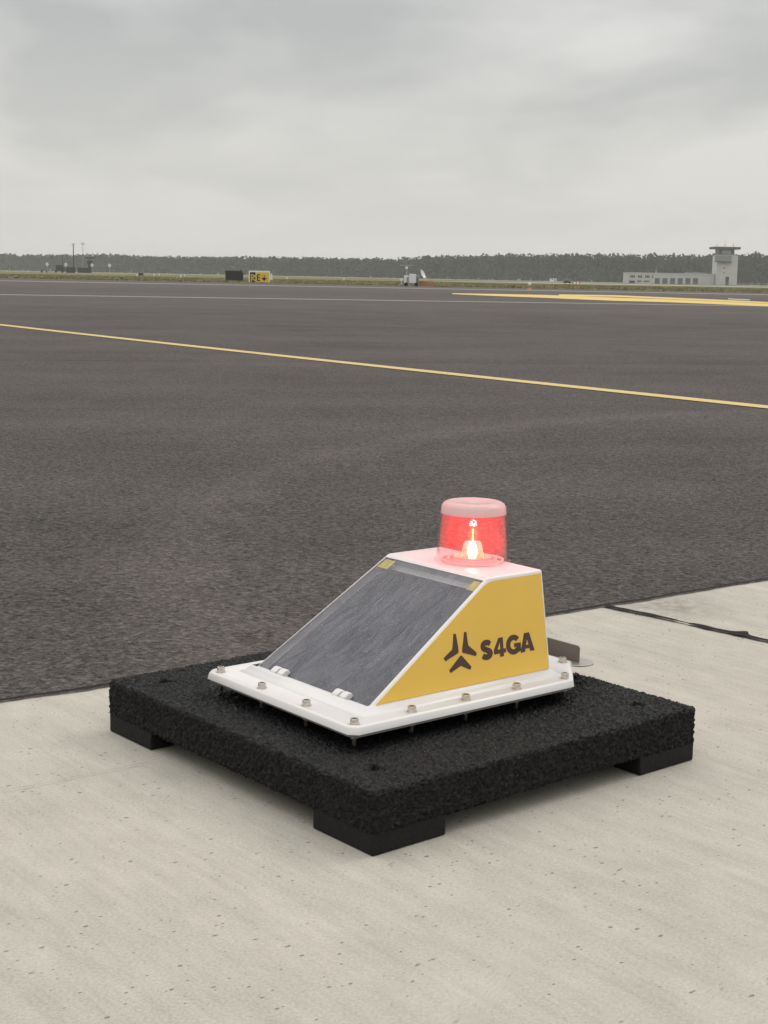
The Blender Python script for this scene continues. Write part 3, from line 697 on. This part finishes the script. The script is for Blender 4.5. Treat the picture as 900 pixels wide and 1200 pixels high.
def slab():
    # closed box surface as grids, displaced outward with granular noise
    st = .0018
    def grid(o, du, dv, nu, nv):
        i, j = np.meshgrid(np.arange(nu+1), np.arange(nv+1), indexing='ij')
        return (np.array(o)[None, None] + np.array(du)[None, None]*(i/nu)[..., None] + np.array(dv)[None, None]*(j/nv)[..., None])
    nu, nv, nz_ = int(PW/st), int(PD/st), int((PZ1-PZ0)/st)
    fs = [((0, 0, PZ1), (PW, 0, 0), (0, PD, 0), nu, nv), ((0, 0, PZ0), (PW, 0, 0), (0, 0, PZ1-PZ0), nu, nz_), ((PW, 0, PZ0), (0, PD, 0), (0, 0, PZ1-PZ0), nv, nz_),
          ((PW, PD, PZ0), (-PW, 0, 0), (0, 0, PZ1-PZ0), nu, nz_), ((0, PD, PZ0), (0, -PD, 0), (0, 0, PZ1-PZ0), nv, nz_), ((0, PD, PZ0), (PW, 0, 0), (0, -PD, 0), 8, 8)]
    V = []; Fc = []; off = 0
    for o, du, dv, a, b_ in fs:
        P = grid(o, du, dv, a, b_).reshape(-1, 3)
        idx = np.arange((a+1)*(b_+1)).reshape(a+1, b_+1)
        q = np.stack([idx[:-1, :-1], idx[1:, :-1], idx[1:, 1:], idx[:-1, 1:]], -1).reshape(-1, 4)
        V.append(P); Fc.append(q+off); off += len(P)
    V = np.concatenate(V); Fc = np.concatenate(Fc)
    c = np.array([PW/2, PD/2, (PZ0+PZ1)/2]); half = np.array([PW/2, PD/2, (PZ1-PZ0)/2]); rr = .007
    q = V-c; inner = np.clip(q, -(half-rr), half-rr); d = q-inner; L = np.linalg.norm(d, axis=1)[:, None]; N = d/np.maximum(L, 1e-9)
    q = inner + N*rr                           # rounded edges
    # granular displacement keyed on quantised position, so shared edges stay closed
    out = np.empty(len(q))
    for k in range(len(q)):
        p = Vector(q[k])
        r_ = Vector([math.floor(t/.0031+.5*noise.noise(p*400+Vector((i_*7, 0, 0))))*1.37 for i_, t in enumerate(p)]); out[k] = (noise.cell(r_)-.5)*1.6 + noise.noise(Vector(p*300+Vector((7, 7, 7))))*.7 + noise.noise(Vector(p*60))*.35 - (1.6 if noise.cell(r_*1.7+Vector((5, 9, 2))) > .93 else 0)
    q = q + N*(out*.0011)[:, None] + c
    for hx, hy_ in ((.066, .580), (.064, .0715), (.557, .062), (.557, .58)):
        dd = np.hypot(q[:, 0]-hx, q[:, 1]-hy_); an = np.arctan2(q[:, 1]-hy_, q[:, 0]-hx)
        mk_ = (dd < .0095+.0030*np.cos(3*an+hx*40)) & (q[:, 2] > PZ1-.01); q[mk_, 2] -= .048; q[mk_, 2] = np.maximum(q[mk_, 2], PZ0+.004)
    return q, Fc
q, Fc = slab()
me = bpy.data.meshes.new('slab'); me.vertices.add(len(q)); me.vertices.foreach_set('co', q.ravel())
n = len(Fc); me.loops.add(n*4); me.loops.foreach_set('vertex_index', Fc.ravel()); me.polygons.add(n)
me.polygons.foreach_set('loop_start', np.arange(n)*4); me.polygons.foreach_set('loop_total', np.full(n, 4)); me.update(); me.validate()
me.materials.append(M_rub); o = link(bpy.data.objects.new('slab', me)); o.parent = pad
FL = .1227
for fx, fy in ((0, 0), (1, 0), (0, 1), (1, 1)):
    xa = .002 if fx == 0 else PW-FL; xb = FL if fx == 0 else PW-.002
    ya = .002 if fy == 0 else PD-FL; yb = FL if fy == 0 else PD-.002
    part('foot', lambda b: box(b, xa, xb, ya, yb, .0005, PZ0+.004), M_foot, pad, bevel=.002)

# ------------------------------------------------------------ solar beacon
QX, QY, QYAW = -.0211, 1.9438, .6870
ZP, ZT, WB, UB, UD, DV, DU = .117, .2736, .2738, .3574, .2435, .0219, .0045
M_plast = simple('white_moulding', (.66, .635, .625), .34, var=.07, vs=14, spec=.5, coat=.3)
M_steel = simple('stainless_steel', (.62, .58, .52), .28, metal=1, var=.15, vs=120)
M_alu = simple('aluminium_bracket', (.44, .41, .38), .45, metal=.8, var=.12, vs=40)
M_gask = simple('grey_gasket', (.19, .18, .17), .6)
M_sticker = simple('yellow_sticker', (.76, .47, .068), .33, var=.07, vs=6, coat=.4)
M_logo = simple('logo_brown', (.068, .030, .022), .5)
dev = empty('solar_beacon', (QX, QY, 0), QYAW); tag(dev, 'white and yellow solar powered warning beacon with a lit red lamp under a clear dome', 'warning light')
U0, U1, V0, V1 = -.054, .440, -.043, .317
cf, cr = .011, .078
oct_ = [(U0+cf, V0), (U1-cr, V0), (U1, V0+cr), (U1, V1-cr), (U1-cr, V1), (U0+cf, V1), (U0, V1-cf), (U0, V0+cf)]
bm = bmesh.new()
def ringo(ins, z): 
    cx, cy = (U0+U1)/2, (V0+V1)/2
    return [bm.verts.new((cx+(x-cx)*(1-ins/abs((U1-U0)/2)), cy+(y-cy)*(1-ins/abs((V1-V0)/2)), z)) for x, y in oct_]
prof = [(0, ZP-.0105), (.0015, ZP-.002), (.0035, ZP+.0003), (.0065, ZP+.0003), (.0085, ZP-.0012)]
rs = [ringo(i, z) for i, z in prof]
bm.faces.new(rs[0][::-1]); bm.faces.new(rs[-1])
for A_, B_ in zip(rs, rs[1:]):
    for i in range(8): bm.faces.new((A_[i], A_[(i+1) % 8], B_[(i+1) % 8], B_[i]))
plate = bobj('base_plate', bm, M_plast, dev, smooth=True, angle=50)
# plinth round the foot of the housing
bm = bmesh.new()
def rect(i, z): return [bm.verts.new(p+(z,)) for p in ((-i, -i), (UB+i, -i), (UB+i, WB+i), (-i, WB+i))]
rs = [rect(.012, ZP-.002), rect(.0105, ZP+.0006), rect(.006, ZP+.0022), rect(.002, ZP+.006), rect(-.002, ZP+.010)]
for A_, B_ in zip(rs, rs[1:]):
    for i in range(4): bm.faces.new((A_[i], A_[(i+1) % 4], B_[(i+1) % 4], B_[i]))
bobj('plinth', bm, M_plast, plate, smooth=True, angle=60)
bm = bmesh.new(); cx, cy = (U0+U1)/2, (V0+V1)/2
prism(bm, [(cx+(x-cx)*.986, cy+(y-cy)*.986) for x, y in oct_], ZP-.0145, ZP-.0107)
bobj('gasket', bm, M_gask, plate)
part('mounting_frame', lambda b: (box(b, .03, .40, .045, .09, PZ1-.003, ZP-.0148), box(b, .03, .40, .184, .229, PZ1-.003, ZP-.0148)), M_alu, dev)
# screws
def screw_bm(b):
    lathe(b, [(0, -.0005), (.0074, -.0005), (.0074, .0008), (.0058, .0010), (.0058, .0016), (.0060, .0065), (.0054, .0078), (.0032, .0078), (.0030, .0045), (0, .0045)], 24)
    lathe(b, [(0, -.0300), (.0026, -.0295), (.0030, -.0285), (.0030, -.0155), (0, -.0155)], 12)
    lathe(b, [(0, -.0200), (.0048, -.0200), (.0055, -.0195), (.0055, -.0155), (0, -.0155)], 6)
locs = [(-.036, -.024+.1072*i) for i in range(4)] + [(-.036+.0993*i, -.024) for i in range(1, 5)] + [(-.036+.0993*i, .2974) for i in range(1, 5)] + [(.426, .043), (.426, .137), (.426, .231)]
s0 = None
for i, (u, v) in enumerate(locs):
    if s0 is None: s0 = part('screw', screw_bm, M_steel, plate, smooth=True); o = s0
    else: o = s0.copy(); link(o); o.parent = plate
    o.location = (u, v, ZP-.001); o.rotation_euler = (0, 0, i*1.3)
# housing with a recess in the sloping face
def sl(a, b_):   # a along the slope 0..1, b across 0..1
    v0 = DV*a; v1 = WB-DV*a
    return Vector((UD*a, v0+(v1-v0)*b_, ZP+.0005+(ZT-ZP-.0005)*a))
e1 = (sl(1, .5)-sl(0, .5)).normalized(); e2 = Vector((0, 1, 0)); nrm = e1.cross(e2); nrm = nrm if nrm.z > 0 else -nrm
bm = bmesh.new()
bb = [bm.verts.new(p) for p in ((0, 0, ZP-.001), (UB, 0, ZP-.001), (UB, WB, ZP-.001), (0, WB, ZP-.001))]
tt = [bm.verts.new(p) for p in ((UD, DV, ZT), (UB-DU, DV, ZT), (UB-DU, WB-DV, ZT), (UD, WB-DV, ZT))]
ia = [(.045, .016), (.045, .984), (.972, .981), (.972, .019)]
ip = [bm.verts.new(sl(a, b_)) for a, b_ in ia]
RD = .013
iq = [bm.verts.new(sl(a, b_)-nrm*RD) for a, b_ in ia]
outer = [bb[0], bb[3], tt[3], tt[0]]
for i in range(4):
    j = (i+1) % 4
    bm.faces.new((outer[i], outer[j], ip[j], ip[i])); bm.faces.new((ip[i], ip[j], iq[j], iq[i]))
bm.faces.new(iq)
bm.faces.new(tt); bm.faces.new((bb[1], bb[2], tt[2], tt[1])); bm.faces.new((bb[0], bb[1], tt[1], tt[0])); bm.faces.new((bb[2], bb[3], tt[3], tt[2])); bm.faces.new(bb[::-1])
bmesh.ops.recalc_face_normals(bm, faces=bm.faces)
big_e = [e for e in bm.edges if set(e.verts) <= set(bb[1:3]+tt) or (e.verts[0] in bb and e.verts[1] in tt) or (e.verts[1] in bb and e.verts[0] in tt)]
bmesh.ops.bevel(bm, geom=[e for e in big_e], offset=.0036, segments=4, profile=.5, affect='EDGES')
hs = bobj('housing', bm, M_plast, dev, smooth=True, angle=38)
# solar panel in the recess
def mat_panel():
    m, g, b = mat('solar_cells')
    p = g.n('ShaderNodeTexCoord').outputs['Object']
    n = g.noise(p, 60, 4, .7)
    g.set(b.inputs['Base Color'], g.mix(n, (.030, .029, .038), (.050, .048, .060)))
    b.inputs['Roughness'].default_value = .55
    return m
M_pan = mat_panel()
def slab_on_slope(b, a0, a1, b0, b1, d0, d1):
    vs = []
    for d in (d0, d1):
        for a, c in ((a0, b0), (a1, b0), (a1, b1), (a0, b1)): vs.append(b.verts.new(sl(a, c)-nrm*d))
    for f in ((3, 2, 1, 0), (4, 5, 6, 7), (0, 1, 5, 4), (1, 2, 6, 5), (2, 3, 7, 6), (3, 0, 4, 7)): b.faces.new([vs[i] for i in f])
part('solar_panel', lambda b: slab_on_slope(b, .052, .925, .024, .962, .0105, RD-.0006), M_pan, dev)
for k in range(6):
    pass
def mat_pane():
    """clear plastic cover, wet: streaks and droplets"""
    m, g, b = mat('wet_clear_cover')
    t = m.node_tree
    p = g.n('ShaderNodeTexCoord').outputs['Object']
    uvm = g.n('ShaderNodeUVMap').outputs[0]
    n1 = g.noise(g.mapv(uvm, sc=(1.8, 4.8, 1)), 2.6, 4, .55, 1.2)
    n2 = g.noise(g.mapv(uvm, sc=(12, 12, 1)), 5, 4, .6)
    n3 = g.noise(g.mapv(uvm, sc=(1, 1, 1)), 3, 4, .6)
    drop = g.n('ShaderNodeTexVoronoi'); g.set(drop.inputs['Vector'], g.mapv(uvm, sc=(1.4, 1, 1))); drop.inputs['Scale'].default_value = 62
    dsep = g.n('ShaderNodeSeparateColor'); g.set(dsep.inputs[0], drop.outputs['Color'])
    dr = g.m('MULTIPLY', g.m('LESS_THAN', drop.outputs['Distance'], g.m('MULTIPLY', dsep.outputs[1], .30)), g.m('GREATER_THAN', g.m('ADD', dsep.outputs[0], g.m('MULTIPLY', n3, .6)), .98))
    film = g.m('ADD', g.mr(n1, .38, .62, .05, .12), g.mr(n2, .35, .65, -.015, .02))
    film = g.m('ADD', film, g.m('MULTIPLY', dr, .42))
    film = g.m('ADD', film, g.m('MULTIPLY', g.mr(n3, .3, .7, -.02, .03), 1.0))
    tr = g.n('ShaderNodeBsdfTransparent'); tr.inputs[0].default_value = (.9, .9, .92, 1)
    df = g.n('ShaderNodeBsdfDiffuse'); df.inputs[0].default_value = (.62, .59, .65, 1)
    gl = g.n('ShaderNodeBsdfGlossy'); gl.inputs['Roughness'].default_value = .14; gl.inputs[0].default_value = (.95, .95, 1, 1)
    bp = g.n('ShaderNodeBump'); bp.inputs['Distance'].default_value = .010; bp.inputs['Strength'].default_value = .6
    g.set(bp.inputs['Height'], g.m('ADD', g.m('ADD', n1, g.m('MULTIPLY', n2, .10)), g.m('MULTIPLY', dr, .10)))
    fz = g.n('ShaderNodeFresnel'); fz.inputs[0].default_value = 1.5
    for x in (gl, fz, df): g.set(x.inputs['Normal'], bp.outputs[0])
    m1 = g.n('ShaderNodeMixShader'); g.set(m1.inputs[0], film); t.links.new(tr.outputs[0], m1.inputs[1]); t.links.new(df.outputs[0], m1.inputs[2])
    m2 = g.n('ShaderNodeMixShader'); g.set(m2.inputs[0], fz.outputs[0]); t.links.new(m1.outputs[0], m2.inputs[1]); t.links.new(gl.outputs[0], m2.inputs[2])
    t.links.new(m2.outputs[0], t.nodes['Material Output'].inputs[0]); t.nodes.remove(b)
    return m
bm = bmesh.new()
vs = [bm.verts.new(sl(a, b_)-nrm*.0012) for a, b_ in ia]; f = bm.faces.new(vs)
uvl = bm.loops.layers.uv.new('UVMap')
for lp, uv in zip(f.loops, [(0, 0), (0, 1), (1, .98), (1, .02)]): lp[uvl].uv = uv
bm.normal_update()
if f.normal.z < 0: f.normal_flip()
me = bpy.data.meshes.new('clear_cover'); bm.to_mesh(me); bm.free(); me.materials.append(mat_pane())
cover = link(bpy.data.objects.new('clear_cover', me)); cover.parent = dev
M_tab = simple('yellow_tab', (.80, .66, .10), .6)
# yellow tabs seen through the cover in its two upper corners
part('corner_tab', lambda b: slab_on_slope(b, .895, .962, .87, .968, .0018, .0030), M_tab, dev)
part('corner_tab', lambda b: slab_on_slope(b, .895, .962, .032, .10, .0018, .0030), M_tab, dev)
# hinge clips at the foot of the cover
for b0 in (.20, .745):
    o = None
    def clip(b):
        for db in (0, .062):
            c = sl(.035, b0+db); 
            Mx = Matrix.Translation(c) @ Matrix((e1, e2, nrm)).transposed().to_4x4()
            prism(b, [(-.006, -.003), (.012, -.003), (.012, .004), (.008, .0075), (-.002, .0075), (-.006, .003)], -.0065, .0065, Mx @ Matrix(((1, 0, 0, 0), (0, 0, 1, 0), (0, 1, 0, 0), (0, 0, 0, 1))))
    part('hinge_clip', clip, M_plast, dev, bevel=.0016)
# yellow side stickers: follow the leaning side walls
def side_poly(ins=.0026):
    t0, t1 = (0.0105-.0), (ZT-ZP)
    P = []
    # in (u, h) with h above ZP
    slope = (ZT-ZP)/UD
    L_ = math.hypot(1, slope)
    hb = .009
    ht = ZT-ZP-.0052
    uoff = ins*L_/slope
    P.append((hb/slope+uoff+.001, hb)); P.append((UB-.0052, hb)); 
    P.append((UB-DU-.0050, ht))
    # rounded corner at the top front
    uc = ht/slope+uoff
    for k in range(6):
        a = k/5; 
        p = Vector((uc+.016, ht)).lerp(Vector((uc, ht)), a); q_ = Vector((uc, ht)).lerp(Vector((uc-.012, ht-.012*slope)), a); r_ = p.lerp(q_, a)
        P.append((r_.x, r_.y))
    return P
def on_side(u, h, side, off):
    t = h/(ZT-ZP); v = DV*t
    nn = Vector((0, -(ZT-ZP), DV)).normalized() if False else Vector((0, -math.cos(math.atan2(DV, ZT-ZP)), math.sin(math.atan2(DV, ZT-ZP))))
    p = Vector((u, v, ZP+h)) + nn*off
    if side: p = Vector((p.x, WB-p.y, p.z))
    return p
def side_solid(b, P, side, o0, o1):
    n = len(P)
    A_ = [b.verts.new(on_side(u, h, side, o0)) for u, h in P]; B_ = [b.verts.new(on_side(u, h, side, o1)) for u, h in P]
    b.faces.new(A_[::-1]); b.faces.new(B_)
    for i in range(n): b.faces.new((A_[i], A_[(i+1) % n], B_[(i+1) % n], B_[i]))
sp = side_poly()
stk = part('yellow_side_panel', lambda b: side_solid(b, sp, 0, -.0005, .0010), M_sticker, dev)
part('yellow_side_panel', lambda b: side_solid(b, sp, 1, -.0005, .0010), M_sticker, dev)
# emblem and lettering: coordinates in the 150x100 photo crop (x6), mapped on to the side wall
def dev_uv(px, py):
    """photo pixel -> (u, h) on the right side wall"""
    C0 = Vector((0, 0, H)); C1 = back(px, py)
    c, s = math.cos(QYAW), math.sin(QYAW)
    def Lc(P): a = P.x-QX; b_ = P.y-QY; return Vector((a*c+b_*s, -a*s+b_*c, P.z))
    a, b_ = Lc(C0), Lc(C1)
    # plane: v - DV*(z-ZP)/(ZT-ZP) = 0
    fn = lambda P: P.y - DV*(P.z-ZP)/(ZT-ZP)
    t = fn(a)/(fn(a)-fn(b_)); P = a+(b_-a)*t
    return P.x, P.z-ZP
def crop(poly): return [dev_uv(500+x/6, 720+y/6) for x, y in poly]
def glyphs(b, polys):
    for P in polys: side_solid(b, P, 0, .0011, .0015)
blades_ = [[(184, 134), (201, 137), (213, 205), (221, 262), (214, 274), (128, 329), (116, 311), (120, 303), (176, 246), (181, 200)],
           [(259, 124), (275, 122), (281, 170), (288, 217), (346, 267), (346, 283), (340, 293), (245, 267), (247, 235), (254, 185)],
           [(234, 289), (243, 290), (310, 366), (307, 378), (301, 388), (236, 361), (166, 411), (156, 397), (157, 390)]]
part('emblem', lambda b: glyphs(b, [crop(p) for p in blades_]), M_logo, stk)
# letters designed upright in a unit box, mapped through four measured corners
def letter_map(x0, x1, z0, z1): return lambda p: (x0+(x1-x0)*p[0], z0+(z1-z0)*p[1])
def arc(cx, cy, rx, ry, a0, a1, n=14): return [(cx+rx*math.cos(R(a0+(a1-a0)*i/n)), cy+ry*math.sin(R(a0+(a1-a0)*i/n))) for i in range(n+1)]
uS0, hS0 = dev_uv(500+373/6, 720+300/6); uE, hE = dev_uv(500+753/6, 720+255/6)
base_h = (dev_uv(500+415/6, 720+313/6)[1] + dev_uv(500+745/6, 720+256/6)[1])/2
top_h = (dev_uv(500+418/6, 720+175/6)[1] + dev_uv(500+705/6, 720+132/6)[1])/2
def um(x): return dev_uv(500+x/6, 720+230/6)[0]
def stroke(pts, w):   # quads along a centre line, mitred
    n = len(pts); Lp = []; Rp = []
    for i in range(n):
        a = Vector(pts[max(0, i-1)]); c_ = Vector(pts[min(n-1, i+1)]); d = (c_-a).normalized(); nn = Vector((-d.y, d.x))*w/2
        p = Vector(pts[i]); Lp.append(tuple(p+nn)); Rp.append(tuple(p-nn))
    return Lp+Rp[::-1]
hh = top_h-base_h
def letters():
    out = []
    def put(x0, x1, P): u0, u1 = um(x0), um(x1); out.append([(u0+(u1-u0)*x, base_h+hh*z) for x, z in P])
    # S: double arc, thick
    w = .26
    c = arc(.5, .73, .34, .155, 25, 90, 6)+arc(.5, .73, .34, .155, 90, 270, 12)[1:]
    c = c[:-1] + [(.5, .555)] if False else c
    top = arc(.5, .705, .33, .175, 20, 262, 16); bot = arc(.5, .295, .35, .175, 82, -160, 16)
    put(373, 458, stroke([(x, z) for x, z in top]+[(x, z) for x, z in bot], w*1.15))
    # 4
    put(467, 552, [(.44, 1), (.80, 1), (.80, .40), (1, .40), (1, .18), (.80, .18), (.80, 0), (.50, 0), (.50, .18), (0, .18), (0, .40)])
    # G
    gp = stroke(arc(.5, .5, .365, .385, 38, 322, 30), .28)
    put(556, 660, gp); put(556, 660, [(.54, .56), (.98, .56), (.98, .12), (.76, .06), (.74, .36), (.54, .36)])
    # A : two legs and a bar
    put(655, 753, [(.32, 1), (.68, 1), (1, 0), (.70, 0), (.50, .68), (.30, 0), (0, 0)]); put(655, 753, [(.33, .36), (.67, .36), (.73, .17), (.27, .17)])
    return out
LT = letters()
for k, P in enumerate(LT):
    pass
def counter4():
    u0, u1 = um(467), um(552); return [(u0+(u1-u0)*x, base_h+hh*z) for x, z in ((.30, .40), (.50, .40), (.50, .74))]
def lt(b):
    offs = [.0011, .0011, .0011, .00125, .0011, .00125]
    for P, o_ in zip(LT, offs): side_solid(b, P, 0, o_-.0002, o_+.0004)
part('lettering', lt, M_logo, stk)
part('letter_counter', lambda b: side_solid(b, counter4(), 0, .0012, .0018), M_sticker, stk)
# bracket behind the housing
M_flange = simple('shaded_aluminium_flange', (.17, .145, .125), .5, metal=.3, var=.15, vs=60)  # aluminium flange, its shade and dark reflection put into the colour
def brk(b):
    v0, v1, ua, ub_ = .024, .252, .438, .486
    P = [(ua, v1), (ub_, v1)]; cxu = (ua+ub_)/2; r_ = (ub_-ua)/2
    P += [(cxu+r_*math.cos(R(-t)), v0+r_*.75-r_*math.sin(R(t))*.9) for t in range(0, 181, 15)]
    prism(b, P, ZP-.0085, ZP-.0060)
bk = part('bracket', brk, M_alu, dev, bevel=.0006)
part('bracket_flange', lambda b: prism(b, [(.040, 0), (.250, 0), (.250, .026), (.043, .026), (.040, .023)], .459, .4615, Matrix(((0, 0, 1, 0), (1, 0, 0, 0), (0, 1, 0, ZP-.006), (0, 0, 0, 1)))), M_flange, bk, bevel=.0006)
# ---- lantern
LU, LV = .3110, .1310
lan = empty('lantern', (LU, LV, ZT)); lan.parent = dev
RB, RT, HC = .0555, .0495, .093
def mat_clear(name, film, tint=(.97, .95, .95), gr=.05, trans=False):
    m, g, b = mat(name); t = m.node_tree
    p = g.n('ShaderNodeTexCoord').outputs['Object']
    tr = g.n('ShaderNodeBsdfTransparent'); tr.inputs[0].default_value = c4(tint)
    df = g.n('ShaderNodeBsdfTranslucent'); df.inputs[0].default_value = (.8, .78, .78, 1)
    d2 = g.n('ShaderNodeBsdfDiffuse'); d2.inputs[0].default_value = (.58, .56, .56, 1)
    md = g.n('ShaderNodeMixShader'); md.inputs[0].default_value = .5 if film < .4 else 1.0; t.links.new(df.outputs[0], md.inputs[1]); t.links.new(d2.outputs[0], md.inputs[2])
    n = g.noise(g.mapv(p, sc=(1, 1, .5)), 70, 5, .65)
    gl = g.n('ShaderNodeBsdfGlossy'); gl.inputs['Roughness'].default_value = gr
    lw = g.n('ShaderNodeLayerWeight'); lw.inputs[0].default_value = .5
    m1 = g.n('ShaderNodeMixShader'); g.set(m1.inputs[0], film if film > .4 else g.m('MULTIPLY', g.mr(n, .3, .7, .6, 1.4), film)); t.links.new(tr.outputs[0], m1.inputs[1]); t.links.new(md.outputs[0], m1.inputs[2])
    m2 = g.n('ShaderNodeMixShader'); g.set(m2.inputs[0], g.m('ADD', g.m('MULTIPLY', g.m('POWER', lw.outputs['Facing'], 5), .7), .03)); t.links.new(m1.outputs[0], m2.inputs[1]); t.links.new(gl.outputs[0], m2.inputs[2])
    t.links.new(m2.outputs[0], t.nodes['Material Output'].inputs[0]); t.nodes.remove(b)
    return m
M_dome = mat_clear('clear_dome', .018)
M_cap = mat_clear('frosted_cap', .66)
part('dome', lambda b: lathe(b, [(RB+.003, .0), (RB+.003, .0025), (RB, .0045), (RT+.0008, HC-.019), (RT-.0010, HC-.019), (RB-.0018, .003)], 64), M_dome, lan, smooth=True)
part('dome_cap', lambda b: lathe(b, [(0, HC-.0185), (RT-.001, HC-.0185), (RT+.0006, HC-.018), (RT-.0003, HC-.008), (RT-.003, HC-.0035), (RT-.008, HC-.0008), (RT-.014, HC), (RT-.018, HC-.0012), (0, HC-.0022)], 64), M_cap, lan, smooth=True, angle=60)
M_ring = simple('lantern_base_clear_white', (.72, .66, .66), .3)
part('base_ring', lambda b: [lathe(b, [(r0, .0004), (r0, hh_), (r0+.002, hh_), (r0+.002, .0004)], 48) for r0, hh_ in ((.046, .004), (.036, .006), (.027, .008))], M_ring, lan)
def emis(name, col, st):
    m, g, b = mat(name); b.inputs['Base Color'].default_value = c4(col); b.inputs['Emission Color'].default_value = c4(col); b.inputs['Emission Strength'].default_value = st
    b.inputs['Roughness'].default_value = .4; return m
part('lens_pedestal', lambda b: lathe(b, [(0, .0008), (.0245, .0008), (.021, .006), (.0165, .015), (.0145, .026), (.012, .030), (0, .030)], 40), mat_clear('frosted_lens', .35, (1, .9, .85)), lan, smooth=True)
led = part('lamp_core', lambda b: lathe(b, [(0, .003), (.0055, .0045), (.0075, .013), (.0065, .022), (.0035, .028), (0, .0295)], 24), emis('lit_lamp', (1, .40, .17), 13), lan, smooth=True)
part('reflection_beads', lambda b: [lathe(b, [(0, z-h_), (r_, z-h_*.4), (r_, z+h_*.4), (0, z+h_)], 12) for z, r_, h_ in ((.036, .0016, .006), (.046, .0017, .005), (.056, .0012, .003), (.063, .0010, .002))], emis('reflection_glow', (1, .30, .10), 4), lan)  # glowing beads added to imitate the streak of lamp reflections in the dome
# scattering volume added inside the lantern to imitate the red bloom round the lamp
mv = bpy.data.materials.new('glow_volume'); mv.use_nodes = True; t = mv.node_tree; t.nodes.clear()
vs_ = t.nodes.new('ShaderNodeVolumeScatter'); vs_.inputs['Density'].default_value = 1.7; vs_.inputs['Color'].default_value = (1, .06, .06, 1)
out = t.nodes.new('ShaderNodeOutputMaterial'); t.links.new(vs_.outputs[0], out.inputs['Volume'])
part('glow_volume', lambda b: lathe(b, [(0, .0010), (RB-.003, .0010), (RT-.002, HC-.020), (0, HC-.020)], 48), mv, lan)
ld = bpy.data.lights.new('red_lamp', 'POINT'); ld.energy = 1.5; ld.color = (1, .02, .022); ld.shadow_soft_size = .006
lo = link(bpy.data.objects.new('red_lamp', ld)); lo.parent = lan; lo.location = (0, 0, .033)
